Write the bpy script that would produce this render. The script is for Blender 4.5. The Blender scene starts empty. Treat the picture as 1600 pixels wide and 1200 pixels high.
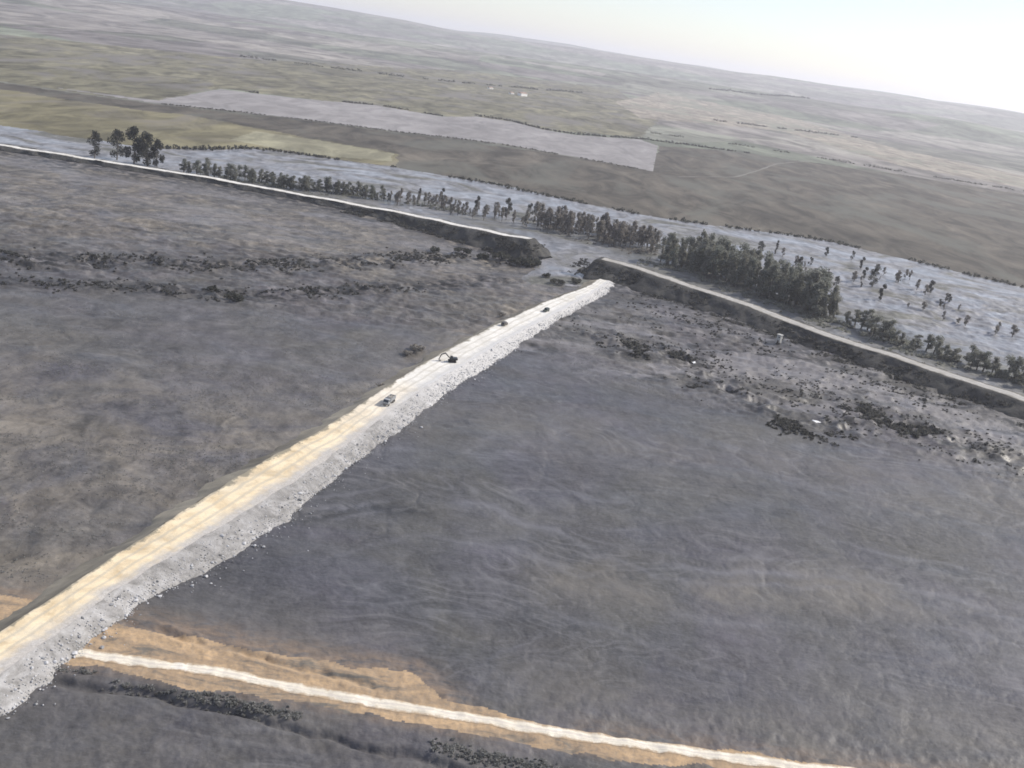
import bpy, bmesh, math, random
import numpy as np
from mathutils import Matrix, Vector

random.seed(7)
RNG = np.random.default_rng(11)
scene = bpy.context.scene
C = scene.collection

# ------------------------------------------------------------------ camera
cam_d = bpy.data.cameras.new('camera')
cam = bpy.data.objects.new('camera', cam_d)
C.objects.link(cam)
scene.camera = cam
cam_d.sensor_width = 36.0
cam_d.lens = 34.56
cam_d.clip_start = 1.0
cam_d.clip_end = 120000.0
CAM_H = 150.0
pitch, roll = math.radians(19.006), math.radians(8.531)     # helicopter banking to one side
fw = Vector((0, math.cos(pitch), -math.sin(pitch)))
r0 = Vector((1, 0, 0))
u0 = r0.cross(fw)
rt = math.cos(roll) * r0 + math.sin(roll) * u0
up = -math.sin(roll) * r0 + math.cos(roll) * u0
cam.matrix_world = Matrix(((rt.x, up.x, -fw.x, 0), (rt.y, up.y, -fw.y, 0), (rt.z, up.z, -fw.z, CAM_H), (0, 0, 0, 1)))

# ------------------------------------------------------------------ sky, sun, exposure
SUN_AZ, SUN_EL = math.radians(64), math.radians(36)         # azimuth from +Y towards +X
world = bpy.data.worlds.new('World')
scene.world = world
world.use_nodes = True
wn = world.node_tree.nodes
wl = world.node_tree.links
bg = wn['Background']
sky = wn.new('ShaderNodeTexSky')
sky.sky_type = 'NISHITA'
sky.sun_disc = False
sky.sun_elevation = SUN_EL
sky.sun_rotation = SUN_AZ
sky.air_density = 0.9
sky.dust_density = 0.5
sky.ozone_density = 1.0
veil = wn.new('ShaderNodeMix')          # thin even veil of high cloud over the whole sky
veil.data_type = 'RGBA'
veil.blend_type = 'ADD'
veil.inputs[0].default_value = 1.0
veil.inputs[7].default_value = (2.5, 2.4, 2.6, 1)
wl.new(sky.outputs[0], veil.inputs[6])
wl.new(veil.outputs[2], bg.inputs[0])
bg.inputs[1].default_value = 0.085
sun_d = bpy.data.lights.new('sun', 'SUN')
sun_d.energy = 4.4
sun_d.angle = math.radians(0.6)
sun_d.color = (1.0, 0.93, 0.83)
sun = bpy.data.objects.new('sun', sun_d)
C.objects.link(sun)
sdir = Vector((math.sin(SUN_AZ) * math.cos(SUN_EL), math.cos(SUN_AZ) * math.cos(SUN_EL), math.sin(SUN_EL)))
sun.rotation_euler = sdir.to_track_quat('Z', 'Y').to_euler()
vs = scene.view_settings
vs.view_transform = 'Standard'
vs.look = 'None'
vs.exposure = 0.34
vs.gamma = 1.0
vs.use_curve_mapping = False
scene.cycles.volume_bounces = 1
scene.cycles.max_bounces = 6
scene.cycles.filter_width = 1.7

# ------------------------------------------------------------------ numeric helpers
def _hash(ix, iy, seed):
    h = (ix.astype(np.int64) * 374761393 + iy.astype(np.int64) * 668265263 + seed * 1442695041) & 0xffffffff
    h = ((h ^ (h >> 13)) * 1274126177) & 0xffffffff
    h = (h ^ (h >> 16)) & 0xffffffff
    return h / 4294967295.0

def vnoise(x, y, seed=0):
    xi, yi = np.floor(x), np.floor(y)
    fx, fy = x - xi, y - yi
    fx = fx * fx * (3 - 2 * fx)
    fy = fy * fy * (3 - 2 * fy)
    a = _hash(xi, yi, seed); b = _hash(xi + 1, yi, seed)
    c = _hash(xi, yi + 1, seed); d = _hash(xi + 1, yi + 1, seed)
    return (a * (1 - fx) + b * fx) * (1 - fy) + (c * (1 - fx) + d * fx) * fy

def fbm(x, y, octv=4, seed=0, gain=0.5):
    s, a, t = 0, 1, 0
    for i in range(octv):
        s = s + a * (vnoise(x * 2 ** i + 17.3 * i, y * 2 ** i - 9.1 * i, seed + i) - 0.5)
        t += a
        a *= gain
    return s / t * 2

def sstep(a, b, x):
    t = np.clip((x - a) / (b - a), 0, 1)
    return t * t * (3 - 2 * t)

def pdist(x, y, pts):
    best = np.full(x.shape, 1e9)
    for (ax, ay), (bx, by) in zip(pts[:-1], pts[1:]):
        dx, dy = bx - ax, by - ay
        t = np.clip(((x - ax) * dx + (y - ay) * dy) / (dx * dx + dy * dy), 0, 1)
        best = np.minimum(best, np.hypot(x - ax - t * dx, y - ay - t * dy))
    return best

def inside(x, y, poly):
    r = np.zeros(x.shape, bool)
    n = len(poly)
    for i in range(n):
        x1, y1 = poly[i]; x2, y2 = poly[(i + 1) % n]
        if y1 == y2:
            continue
        cnd = ((y1 > y) != (y2 > y)) & (x < (x2 - x1) * (y - y1) / (y2 - y1) + x1)
        r ^= cnd
    return r

# ------------------------------------------------------------------ layout in metres
LEV_L = [(-1100, 880, 3), (-700, 868, 3), (-470, 858, 3), (-349.7, 852.7, 3), (-284.3, 850.3, 3), (-212.9, 834.7, 3.5),
         (-149.4, 819.9, 4.2), (-103.5, 801.4, 6), (-58.8, 776.2, 8), (-21.8, 752.2, 10.5), (4, 738, 12.5), (13, 733, 13)]
LEV_R = [(37, 714, 12.5), (43, 712, 12), (78.6, 698.7, 10.5), (104.6, 679.6, 9.2), (129.0, 659.8, 8.5), (152.4, 642.6, 7.5), (173.1, 618.6, 7),
         (192, 596.1, 7), (218.9, 573, 7), (332, 465, 7), (483, 322, 7), (705, 120, 7)]
CW_A = [(-146, 60), (-130, 120), (-114, 180), (-97.9, 242.9), (-91.3, 267.7), (-81.8, 302.1), (-68.7, 339.9), (-53.9, 394.5),
        (-42.8, 435.3), (-28.9, 477.6), (-8.9, 532.7), (11.9, 586.7), (41, 650), (52, 690)]
CW_B = [(-134, 60), (-118, 120), (-102, 180), (-91.9, 223), (-83.3, 245.5), (-73.3, 273.8), (-64.3, 302.6), (-56.9, 330),
        (-48.5, 363.4), (-38.2, 401.6), (-25.1, 440), (-6.8, 495.2), (12.5, 546.3), (31.9, 598.9), (48, 645), (60, 690)]
CW_C = [(-125, 60), (-109, 120), (-95, 180), (-86.1, 221.7), (-77.8, 236.2), (-68.1, 260.3), (-60.4, 292), (-53.3, 323.6),
        (-41, 363.8), (-26.9, 413.4), (-12.8, 458), (-1.7, 491), (15.2, 543.7), (35.5, 599.5), (53, 645), (66, 690)]
RIVER = [(-1500, 1010), (-700, 985), (-384, 985), (-318, 1096), (-249, 1106.6), (-163.4, 1111.8), (-61.2, 1101.5), (38.6, 1057.4),
         (105.9, 1034.2), (173.5, 1034.2), (243.9, 1048), (311, 1043.4), (358.8, 1011), (470, 930), (700, 760), (1000, 560),
         (760, 130), (480, 335), (332, 470), (220, 578), (150, 650), (106, 694), (82, 718), (56, 730), (49, 700), (40, 672),
         (22, 655), (6, 664), (2, 690), (-4, 752), (-59, 792), (-104, 815), (-150, 832), (-213, 845), (-350, 860), (-1100, 890), (-1500, 895)]
FLOW = [(12, 800), (52, 775), (47, 705), (42, 672), (24, 648), (2, 640), (-6, 660), (3, 690), (0, 752)]
PALE = [(-700, 1405), (-561.4, 1435), (-584.6, 1780.5), (-474.5, 1816.6), (-332.1, 1930.2), (-205.2, 1900.5), (-149.1, 2029.1),
        (-78.1, 2033.3), (-11.6, 1945.4), (50.4, 1937.8), (184.1, 2067.2), (212.1, 1971.8), (158.8, 1481.4), (140.4, 1490.5),
        (45, 1527.8), (-74.8, 1557.1), (-245.1, 1499.6), (-356.4, 1481.4), (-467.5, 1441.9), (-551.6, 1396.2)]
OCHRE = [(-1400, 1300), (-700, 1290), (-528.9, 1286.6), (-470.1, 1320), (-374.2, 1284.8), (-268.4, 1258), (-183.8, 1238.5),
         (-163.8, 1118), (-251.5, 1106), (-321.2, 1090), (-398.7, 965), (-700, 960), (-1400, 990)]
STUBBLE = [(-360.3, 1138.4), (-364.3, 1251.4), (-301, 1258), (-187, 1233.8), (-178.3, 1157.7), (-263.5, 1109)]
BROWN = [(-1700, 1330), (-803.6, 1364.7), (-545.3, 1380.3), (-352, 1463.6), (-241.9, 1481.4), (44.7, 1528), (157.3, 1490), (215.1, 1976.5),
         (362.4, 2111.2), (746.9, 2175.9), (1134.3, 2120.2), (2300, 1900), (1000, 500), (470, 900), (358, 1000), (-400, 1000), (-1700, 900)]
GREEN = [(-2300, 2050), (-1298.9, 2320), (-869.9, 2830.4), (-400, 4300), (282.2, 4686.9), (300, 2900), (188.1, 2120.2), (-11.6, 1945.4),
         (-208.7, 1930.2), (-588.9, 1793.4), (-559, 1392.2), (-858, 1385), (-1700, 1345)]
TAN = [(210, 3619), (480, 4900), (1071.9, 4480.9), (1100, 3217), (1394.2, 2654.5), (1241.6, 2264.6), (851.7, 2474.2), (732, 3294.2), (242.8, 2844.1)]
POOL = [(68.7, 496.4), (94.4, 511.2), (133.9, 555.1), (156.9, 556.5), (206.7, 528.5), (260, 480), (250, 455), (197.8, 500.2), (136, 508.8), (70.5, 482)]
SAND = [(-160, 213), (-84.4, 210.3), (-65.4, 209.6), (-48.3, 207.5), (-27.3, 206.4), (-13.8, 206.8), (-3.3, 196.5), (30, 195), (70, 195.5),
        (140, 199), (140, 191), (60, 188.5), (0, 187.5), (-32.8, 188.5), (-76.3, 190.6), (-160, 188)]
STREAK_A = [(-57.9, 286.1), (-33.3, 303.4), (-2.5, 304.9), (28.3, 286.8), (48.7, 278.2), (80.4, 283.5), (133, 294.8), (174.8, 284.6)]
BROWN_B = [(28, 264.2), (68.2, 270.1), (130.2, 285.8)]

def hgt(x, y):
    r = np.hypot(x, y)
    h = 0.35 * fbm(x / 42, y / 42, 3, 3)
    near = sstep(1300, 700, r)
    h = h + near * (0.16 * fbm(x / 7, y / 7, 3, 5) + 0.09 * fbm(x / 2.0, y / 2.0, 2, 6))
    rill = np.abs(fbm(x / 60 + 0.5 * fbm(x / 25, y / 25, 4, 15), y / 38, 4, 14))
    h = h - near * 0.3 * np.exp(-(rill / 0.07) ** 2) * sstep(0.45, 0.75, vnoise(x / 40, y / 40, 17)) - near * 0.1 * np.exp(-(np.abs(fbm(x / 9, y / 9, 4, 16)) / 0.1) ** 2)
    # rough ground crossed by the flood: left field middle band, right field below the levee
    rl = sstep(470, 520, y) * sstep(700, 620, y) * sstep(60, 0, x)
    rr = sstep(430, 470, y + 0.35 * (x - 100)) * sstep(30, 60, x)
    b1 = np.exp(-(pdist(x, y, [(-420, 470), (-300, 508), (-211, 558), (-166, 582), (-112, 634), (-63, 688), (-20, 700)]) / 16) ** 2)
    b2 = np.exp(-(pdist(x, y, [(-420, 440), (-300, 462), (-192, 502), (-153, 508), (-125, 535), (-70, 590), (-20, 640)]) / 11) ** 2)
    b3 = np.exp(-(pdist(x, y, [(40, 540), (60, 522), (85, 522), (100, 495), (121, 452), (150, 440), (185, 470), (240, 430)]) / 14) ** 2)
    scarp = np.clip(b1 + b2 + b3, 0, 1)
    h = h + scarp * (2.8 * np.clip(0.3 - np.abs(fbm(x / 17, y / 14, 4, 121)), 0, 1) * 2.2 - 0.5)
    rough = np.maximum(rl, rr) * sstep(960, 800, y)
    rid = np.abs(fbm(x / 22, y / 11, 3, 21))
    h = h + rough * (1.5 * np.clip(0.35 - rid, 0, 1) * 2.4 * (0.4 + vnoise(x / 60, y / 40, 9)) + 0.5 * fbm(x / 3.5, y / 3.5, 2, 8))
    # shallow run-off channels
    h = h - 0.12 * np.exp(-(pdist(x + 9 * fbm(x / 26, y / 26, 4, 171), y + 9 * fbm(x / 26, y / 26, 4, 172), STREAK_A) / 2.2) ** 2)
    # furrow dug along the sandy strip
    fur = [(-110, 212), (-84, 208.5), (-65.4, 206), (-48, 202.5), (-30, 200), (-20, 198)]
    fd = pdist(x + 1.6 * fbm(x / 7, y / 7, 3, 181), y + 1.6 * fbm(x / 7, y / 7, 3, 182), fur); fm = sstep(0.25, 0.6, vnoise(x / 9, y / 9, 183))
    h = h + fm * (-0.6 * np.exp(-(fd / 0.8) ** 2) + 0.35 * np.exp(-((fd - 2.0) / 1.0) ** 2)) + 0.25 * fbm(x / 2.2, y / 2.2, 3, 185) * sstep(215, 205, y)
    ditch = [(-160, 186), (-73.6, 184.2), (-65.4, 183.9), (-57.9, 183.3), (-40, 181), (0, 176), (60, 170)]
    h = h - 1.4 * np.exp(-(pdist(x + 2.2 * fbm(x / 9, y / 9, 3, 186), y + 2.2 * fbm(x / 9, y / 9, 3, 187), ditch) / 1.1) ** 2)
    # distant relief
    far = sstep(1250, 5000, r)
    h = h + far * (9 * fbm(x / 900, y / 900, 3, 31) + 3)
    ridge = np.exp(-((r - 6200) / 1100) ** 2) * (55 + 55 * fbm(x / 1900, y / 1900, 3, 41))
    ridge2 = sstep(7200, 10500, r) * (185 + 75 * fbm(x / 2600, y / 2600, 3, 43))
    return h + np.maximum(ridge, 0) + ridge2

# ------------------------------------------------------------------ material helpers
def srgb(r, g, b):
    f = lambda c: (c / 255 / 12.92) if c / 255 <= 0.04045 else ((c / 255 + 0.055) / 1.055) ** 2.4
    return (f(r), f(g), f(b), 1)

class Mat:
    def __init__(s, name):
        s.m = bpy.data.materials.new(name)
        s.m.use_nodes = True
        s.nt = s.m.node_tree
        s.b = s.nt.nodes['Principled BSDF']
        s.coord = s.nt.nodes.new('ShaderNodeTexCoord').outputs['Object']
    def link(s, a, b):
        s.nt.links.new(a, b)
    def mapping(s, scale=(1, 1, 1), rot=0.0, src=None):
        n = s.nt.nodes.new('ShaderNodeMapping')
        n.inputs['Scale'].default_value = scale
        n.inputs['Rotation'].default_value = (0, 0, rot)
        s.link(src or s.coord, n.inputs[0])
        return n.outputs[0]
    def noise(s, scale, detail=5, rough=0.6, dist=0.0, vec=None):
        n = s.nt.nodes.new('ShaderNodeTexNoise')
        n.inputs['Scale'].default_value = scale
        n.inputs['Detail'].default_value = detail
        n.inputs['Roughness'].default_value = rough
        n.inputs['Distortion'].default_value = dist
        s.link(vec or s.coord, n.inputs['Vector'])
        return n.outputs['Fac']
    def ramp(s, fac, stops):
        n = s.nt.nodes.new('ShaderNodeValToRGB')
        e = n.color_ramp.elements
        while len(e) < len(stops):
            e.new(0.5)
        for el, (p, c) in zip(e, stops):
            el.position = p
            el.color = c if len(c) == 4 else (*c, 1)
        s.link(fac, n.inputs[0])
        return n.outputs[0]
    def mix(s, fac, a, b, mode='MIX'):
        n = s.nt.nodes.new('ShaderNodeMix')
        n.data_type = 'RGBA'
        n.blend_type = mode
        if isinstance(fac, (int, float)):
            n.inputs[0].default_value = fac
        else:
            s.link(fac, n.inputs[0])
        for v, i in ((a, 6), (b, 7)):
            if isinstance(v, tuple):
                n.inputs[i].default_value = v if len(v) == 4 else (*v, 1)
            else:
                s.link(v, n.inputs[i])
        return n.outputs[2]
    def math(s, op, a, b=0.0, clamp=False):
        n = s.nt.nodes.new('ShaderNodeMath')
        n.operation = op
        n.use_clamp = clamp
        for v, i in ((a, 0), (b, 1)):
            if isinstance(v, (int, float)):
                n.inputs[i].default_value = v
            else:
                s.link(v, n.inputs[i])
        return n.outputs[0]
    def attr(s, name):
        n = s.nt.nodes.new('ShaderNodeAttribute')
        n.attribute_name = name
        return n.outputs['Fac']
    def bump(s, h, strength=0.5, dist=0.3):
        n = s.nt.nodes.new('ShaderNodeBump')
        n.inputs['Strength'].default_value = strength
        n.inputs['Distance'].default_value = dist
        s.link(h, n.inputs['Height'])
        s.link(n.outputs[0], s.b.inputs['Normal'])
    def set(s, col=None, rough=None, spec=None, metal=None):
        for v, k in ((col, 'Base Color'), (rough, 'Roughness'), (spec, 'Specular IOR Level'), (metal, 'Metallic')):
            if v is None:
                continue
            if isinstance(v, (int, float)):
                s.b.inputs[k].default_value = v
            elif isinstance(v, tuple):
                s.b.inputs[k].default_value = v if len(v) == 4 else (*v, 1)
            else:
                s.link(v, s.b.inputs[k])
        return s.m

def g3(v, t=(1, 1, 1)):
    return (v * t[0], v * t[1], v * t[2], 1)

COOL, WARM, OLIVE = (0.985, 0.975, 1.02), (1.07, 1.0, 0.9), (1.02, 1.02, 0.86)

def mat_mud():
    m = Mat('grey_mud')
    big = m.noise(0.012, 6, 0.6, 0.8, m.mapping((1, 0.9, 1), 0.25))
    strk = m.noise(0.07, 5, 0.62, 1.2, m.mapping((1.0, 0.8, 1), -0.3))
    fine = m.noise(0.9, 4, 0.65)
    c1 = m.ramp(big, [(0.32, g3(0.07, COOL)), (0.5, g3(0.095, COOL)), (0.7, g3(0.13, COOL))])
    c2 = m.ramp(strk, [(0.34, g3(0.36)), (0.52, g3(0.5)), (0.72, g3(0.68))])
    col = m.mix(0.9, c1, c2, 'OVERLAY')
    hue = m.ramp(m.noise(0.012, 5, 0.6, 1.0, m.mapping((1, 1, 1), 0.4)), [(0.38, (1.0, 0.955, 1.04)), (0.5, (1.0, 0.99, 0.97)), (0.62, (1.05, 1.02, 0.85))])
    col = m.mix(1.0, col, hue, 'MULTIPLY')
    col = m.mix(m.math('MULTIPLY', m.ramp(fine, [(0.4, g3(0)), (0.72, g3(1))]), 0.4), col, g3(0.2, (1, 0.985, 0.96)))
    lines = m.noise(0.22, 6, 0.7, 1.5, m.mapping((0.25, 1.1, 1), -0.5))
    col = m.mix(m.math('MULTIPLY', m.ramp(lines, [(0.5, g3(0)), (0.56, g3(1)), (0.6, g3(0))]), 0.3), col, g3(0.21, (1, 0.99, 0.97)))
    dots = m.noise(2.6, 3, 0.7)
    col = m.mix(m.math('MULTIPLY', m.ramp(dots, [(0.3, g3(1)), (0.46, g3(0))]), 0.45), col, g3(0.05))
    fl = m.noise(0.013, 3, 0.5, 0.5, m.mapping((0.7, 1.3, 1), -0.25))
    sn_ = m.nt.nodes.new('ShaderNodeMath'); sn_.operation = 'SINE'
    m.link(m.math('MULTIPLY', m.math('ADD', fl, m.math('MULTIPLY', fine, 0.006)), 150.0), sn_.inputs[0])
    fmask = m.ramp(m.noise(0.03, 4, 0.6, 0.5, m.mapping((0.6, 1, 1))), [(0.44, g3(0)), (0.62, g3(1))])
    smooth_ = m.math('SUBTRACT', 1.0, m.attr('rough'), True)
    fmask = m.math('MULTIPLY', fmask, m.math('ADD', m.math('MULTIPLY', smooth_, 0.85), 0.15))
    col = m.mix(m.math('MULTIPLY', m.ramp(sn_.outputs[0], [(0.6, g3(0)), (1.0, g3(0.55))]), fmask), col, g3(0.21, (1.0, 0.985, 0.97)))
    col = m.mix(m.math('MULTIPLY', m.ramp(m.math('MULTIPLY', sn_.outputs[0], -1.0), [(0.7, g3(0)), (1.0, g3(0.5))]), fmask), col, g3(0.055))
    ol = m.math('MULTIPLY', m.attr('olive'), m.ramp(m.noise(0.03, 6, 0.7, 0.8, m.mapping((0.9, 0.9, 1))), [(0.36, g3(0)), (0.6, g3(1))]))
    col = m.mix(ol, col, g3(0.19, (1.1, 1.0, 0.82)))
    mot = m.noise(0.11, 7, 0.7, 0.7, m.mapping((1.1, 0.75, 1), 0.1))
    col = m.mix(m.math('ADD', 0.28, m.math('MULTIPLY', m.attr('rough'), 0.65)), col, m.ramp(mot, [(0.34, g3(0.16)), (0.5, g3(0.5)), (0.66, g3(0.86))]), 'OVERLAY')
    col = m.mix(m.math('MULTIPLY', m.attr('pale'), 0.75, True), col, g3(0.27, COOL))
    sn = m.math('MULTIPLY', m.attr('sand'), m.ramp(m.noise(0.3, 6, 0.72, 0.6, m.mapping((0.5, 1.1, 1))), [(0.36, g3(0)), (0.6, g3(1))]))
    col = m.mix(sn, col, g3(0.23, (1.35, 1.0, 0.68)))
    dk = m.math('MULTIPLY', m.attr('dark'), m.ramp(m.noise(0.13, 6, 0.75, 0.9, m.mapping((0.8, 1.0, 1))), [(0.42, g3(0)), (0.55, g3(0.95))]))
    col = m.mix(dk, col, g3(0.03, (0.97, 0.98, 1.0)))
    col = m.mix(1.0, col, m.mix(m.attr('rough'), (0.66, 0.665, 0.71, 1), (0.8, 0.77, 0.75, 1)), 'MULTIPLY')
    rgh = m.ramp(m.noise(0.02, 4, 0.6, 0.8, m.mapping((1, 2, 1), 0.3)), [(0.35, g3(0.42)), (0.65, g3(0.72))])
    hh = m.math('ADD', m.math('MULTIPLY', fine, 0.5), strk)
    m.bump(hh, 0.6, 0.5)
    return m.set(col, rgh, 0.35)

def mat_silt():
    m = Mat('pale_wet_silt')
    a = m.noise(0.02, 6, 0.6, 1.4, m.mapping((0.7, 0.9, 1), 0.45))
    b = m.noise(0.09, 6, 0.7, 0.8, m.mapping((1, 0.6, 1)))
    col = m.ramp(a, [(0.36, g3(0.1, OLIVE)), (0.47, g3(0.2, COOL)), (0.56, g3(0.2, (0.97, 0.99, 1.06))), (0.72, g3(0.29, (0.98, 0.99, 1.05)))])
    col = m.mix(0.9, col, m.ramp(b, [(0.36, g3(0.2)), (0.66, g3(0.76))]), 'OVERLAY')
    col = m.mix(m.math('MULTIPLY', m.attr('olive'), m.ramp(b, [(0.36, g3(0.4)), (0.6, g3(1))])), col, g3(0.085, (1.0, 1.0, 0.85)))
    m.bump(b, 0.35, 0.4)
    return m.set(col, m.ramp(a, [(0.35, g3(0.75)), (0.6, g3(0.3))]), 0.5)

def mat_field(name, lo, hi, tint, streak=0.35, row=0.0, rot=-0.05, patch=None):
    m = Mat(name)
    a = m.noise(0.008, 5, 0.6, 0.8, m.mapping((0.8, 0.4, 1), rot))
    b = m.noise(0.03, 7, 0.68, 0.8, m.mapping((0.8, 0.35, 1), rot - 0.15))
    col = m.ramp(a, [(0.32, g3(lo, tint)), (0.68, g3(hi, tint))])
    col = m.mix(streak, col, m.ramp(b, [(0.38, g3(0.2)), (0.64, g3(0.8))]), 'OVERLAY')
    if patch:
        col = m.mix(m.math('MULTIPLY', m.ramp(m.noise(0.009, 5, 0.62, 1.0, m.mapping((0.8, 0.4, 1), rot)), [(0.5, g3(0)), (0.62, g3(1))]), 0.75), col, patch)
    m.bump(b, 0.4, 1.0)
    return m.set(col, 0.9, 0.2)

def mat_ground_far():
    m = Mat('distant_farmland')
    n = m.nt.nodes.new('ShaderNodeTexVoronoi')
    n.inputs['Scale'].default_value = 0.0022
    n.inputs['Randomness'].default_value = 0.9
    m.link(m.mapping((0.6, 1.0, 1), 0.3), n.inputs['Vector'])
    sep = m.nt.nodes.new('ShaderNodeSeparateColor')
    m.link(n.outputs['Color'], sep.inputs[0])
    col = m.ramp(sep.outputs[0], [(0.1, g3(0.12, OLIVE)), (0.35, g3(0.17, (0.9, 1.03, 0.75))), (0.6, g3(0.22, WARM)), (0.85, g3(0.15, (1.05, 0.97, 0.92)))])
    b = m.noise(0.012, 6, 0.65, 0.8, m.mapping((0.7, 0.4, 1)))
    col = m.mix(0.8, col, m.ramp(b, [(0.38, g3(0.2)), (0.64, g3(0.8))]), 'OVERLAY')
    return m.set(col, 0.9, 0.2)

def mat_sand():
    m = Mat('sandy_soil')
    a = m.noise(0.12, 6, 0.7, 0.8, m.mapping((0.4, 1.4, 1)))
    b = m.noise(0.9, 5, 0.7)
    col = m.ramp(a, [(0.36, g3(0.13, (1.1, 1.0, 0.86))), (0.46, g3(0.24, (1.36, 1.0, 0.66))), (0.66, g3(0.34, (1.42, 1.0, 0.6)))])
    col = m.mix(m.ramp(b, [(0.3, g3(0.5)), (0.55, g3(0))]), col, g3(0.16, (1.05, 1.0, 0.9)))
    m.bump(b, 0.6, 0.25)
    return m.set(col, 0.92, 0.2)

def mat_track(name, base, tint, rut=0.35, warm=False, edgecol=None):
    """pale compacted dirt; 'across' runs -1..1 over the width, wheel ruts wear darker/lighter"""
    m = Mat(name)
    n1 = m.noise(0.12, 5, 0.65, 0.6)
    n2 = m.noise(1.6, 5, 0.7)
    col = m.ramp(n1, [(0.3, g3(base * 0.78, tint)), (0.55, g3(base, tint)), (0.75, g3(base * 1.12, (1, 1, 0.98)))])
    if warm:
        col = m.mix(m.attr('ochre'), col, m.ramp(n1, [(0.3, (0.5, 0.37, 0.2)), (0.55, (0.76, 0.62, 0.4)), (0.8, (0.8, 0.7, 0.5))]))
    ac = m.math('ADD', m.attr('across'), m.math('MULTIPLY', m.math('SUBTRACT', m.noise(0.035, 3), 0.5), 0.5))
    w = m.nt.nodes.new('ShaderNodeMath'); w.operation = 'SINE'
    m.link(m.math('MULTIPLY', ac, 11.0), w.inputs[0])
    col = m.mix(m.math('MULTIPLY', m.ramp(w.outputs[0], [(0.35, g3(0)), (0.95, g3(1))]), rut), col, g3(base * 0.55, (1.06, 1.0, 0.86)))
    col = m.mix(m.math('MULTIPLY', m.ramp(n2, [(0.3, g3(1)), (0.5, g3(0))]), 0.3), col, g3(base * 0.5, tint))
    damp = m.noise(0.055, 6, 0.7, 1.2)
    col = m.mix(m.math('MULTIPLY', m.ramp(damp, [(0.52, g3(0)), (0.66, g3(1))]), 0.5), col, g3(base * 0.55, (1.1, 1.0, 0.82)))
    if edgecol:
        ab = m.nt.nodes.new('ShaderNodeMath'); ab.operation = 'ABSOLUTE'
        m.link(m.attr('across'), ab.inputs[0])
        ev = m.math('ADD', ab.outputs[0], m.math('MULTIPLY', m.math('SUBTRACT', m.noise(0.35, 6, 0.75), 0.5), 1.7))
        col = m.mix(m.ramp(ev, [(0.55, g3(0)), (0.95, g3(1))]), col, edgecol)
        mid = m.math('ADD', ab.outputs[0], m.math('MULTIPLY', m.math('SUBTRACT', m.noise(0.5, 5, 0.7), 0.5), 0.9))
        col = m.mix(m.ramp(mid, [(0.02, g3(0.7)), (0.25, g3(0))]), col, tuple(0.5 * c + 0.5 * base for c in edgecol[:3]) + (1,))
    if warm:
        edge = m.math('ADD', m.attr('across'), m.math('MULTIPLY', m.math('SUBTRACT', m.noise(0.2, 5, 0.7), 0.5), 1.6))
        grey = m.mix(m.attr('ochre'), g3(0.5), m.ramp(n2, [(0.35, g3(0.3, (1.05, 1, 0.95))), (0.65, g3(0.5, (1.04, 1, 0.96)))]))
        col = m.mix(m.ramp(edge, [(0.25, g3(0)), (0.85, g3(0.9))]), col, grey)
        lft = m.math('SUBTRACT', m.math('MULTIPLY', edge, -1.0), 0.0)
        col = m.mix(m.ramp(lft, [(0.85, g3(0)), (1.0, g3(0.85))]), col, g3(0.2, (1.08, 1.0, 0.78)))
    m.bump(n2, 0.5, 0.15)
    return m.set(col, 0.9, 0.2)

def mat_bank():
    m = Mat('mud_caked_bank')
    a = m.noise(0.12, 6, 0.7, 0.6)
    b = m.noise(0.7, 5, 0.7)
    col = m.ramp(a, [(0.34, g3(0.03, (1, 1, 0.98))), (0.5, g3(0.05, (1.02, 1, 0.94))), (0.68, g3(0.085, (1.05, 1, 0.9)))])
    col = m.mix(0.5, col, m.ramp(b, [(0.3, g3(0.25)), (0.7, g3(0.75))]), 'OVERLAY')
    m.bump(b, 0.8, 0.5)
    return m.set(col, 0.85, 0.2)

def mat_rubble(name='pale_rubble', v=0.4):
    m = Mat(name)
    oi = m.nt.nodes.new('ShaderNodeNewGeometry').outputs['Random Per Island']
    b = m.noise(1.2, 5, 0.7)
    col = m.ramp(oi, [(0.0, g3(v * 0.35, (1, 1, 1.0))), (0.4, g3(v * 1.0, (0.99, 1, 1.03))), (1.0, g3(v * 1.25, (1, 1, 1.02)))])
    col = m.mix(0.4, col, m.ramp(b, [(0.3, g3(0.3)), (0.7, g3(0.7))]), 'OVERLAY')
    return m.set(col, 0.9, 0.2)

def mat_slope():
    m = Mat('pale_fill_slope')
    a = m.noise(0.16, 6, 0.7, 0.8)
    b = m.noise(1.1, 5, 0.72)
    col = m.ramp(a, [(0.34, g3(0.17, (1.03, 1, 0.96))), (0.5, g3(0.28, (1.03, 1, 0.97))), (0.7, g3(0.42, (1.01, 1, 1.0)))])
    col = m.mix(0.3, col, m.ramp(b, [(0.3, g3(0.3)), (0.7, g3(0.7))]), 'OVERLAY')
    col = m.mix(m.math('MULTIPLY', m.attr('clean'), m.ramp(b, [(0.3, g3(0.5)), (0.6, g3(1))])), col, g3(0.54, (1.0, 0.99, 0.98)))
    m.bump(b, 0.4, 0.3)
    return m.set(col, 0.9, 0.2)

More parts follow.
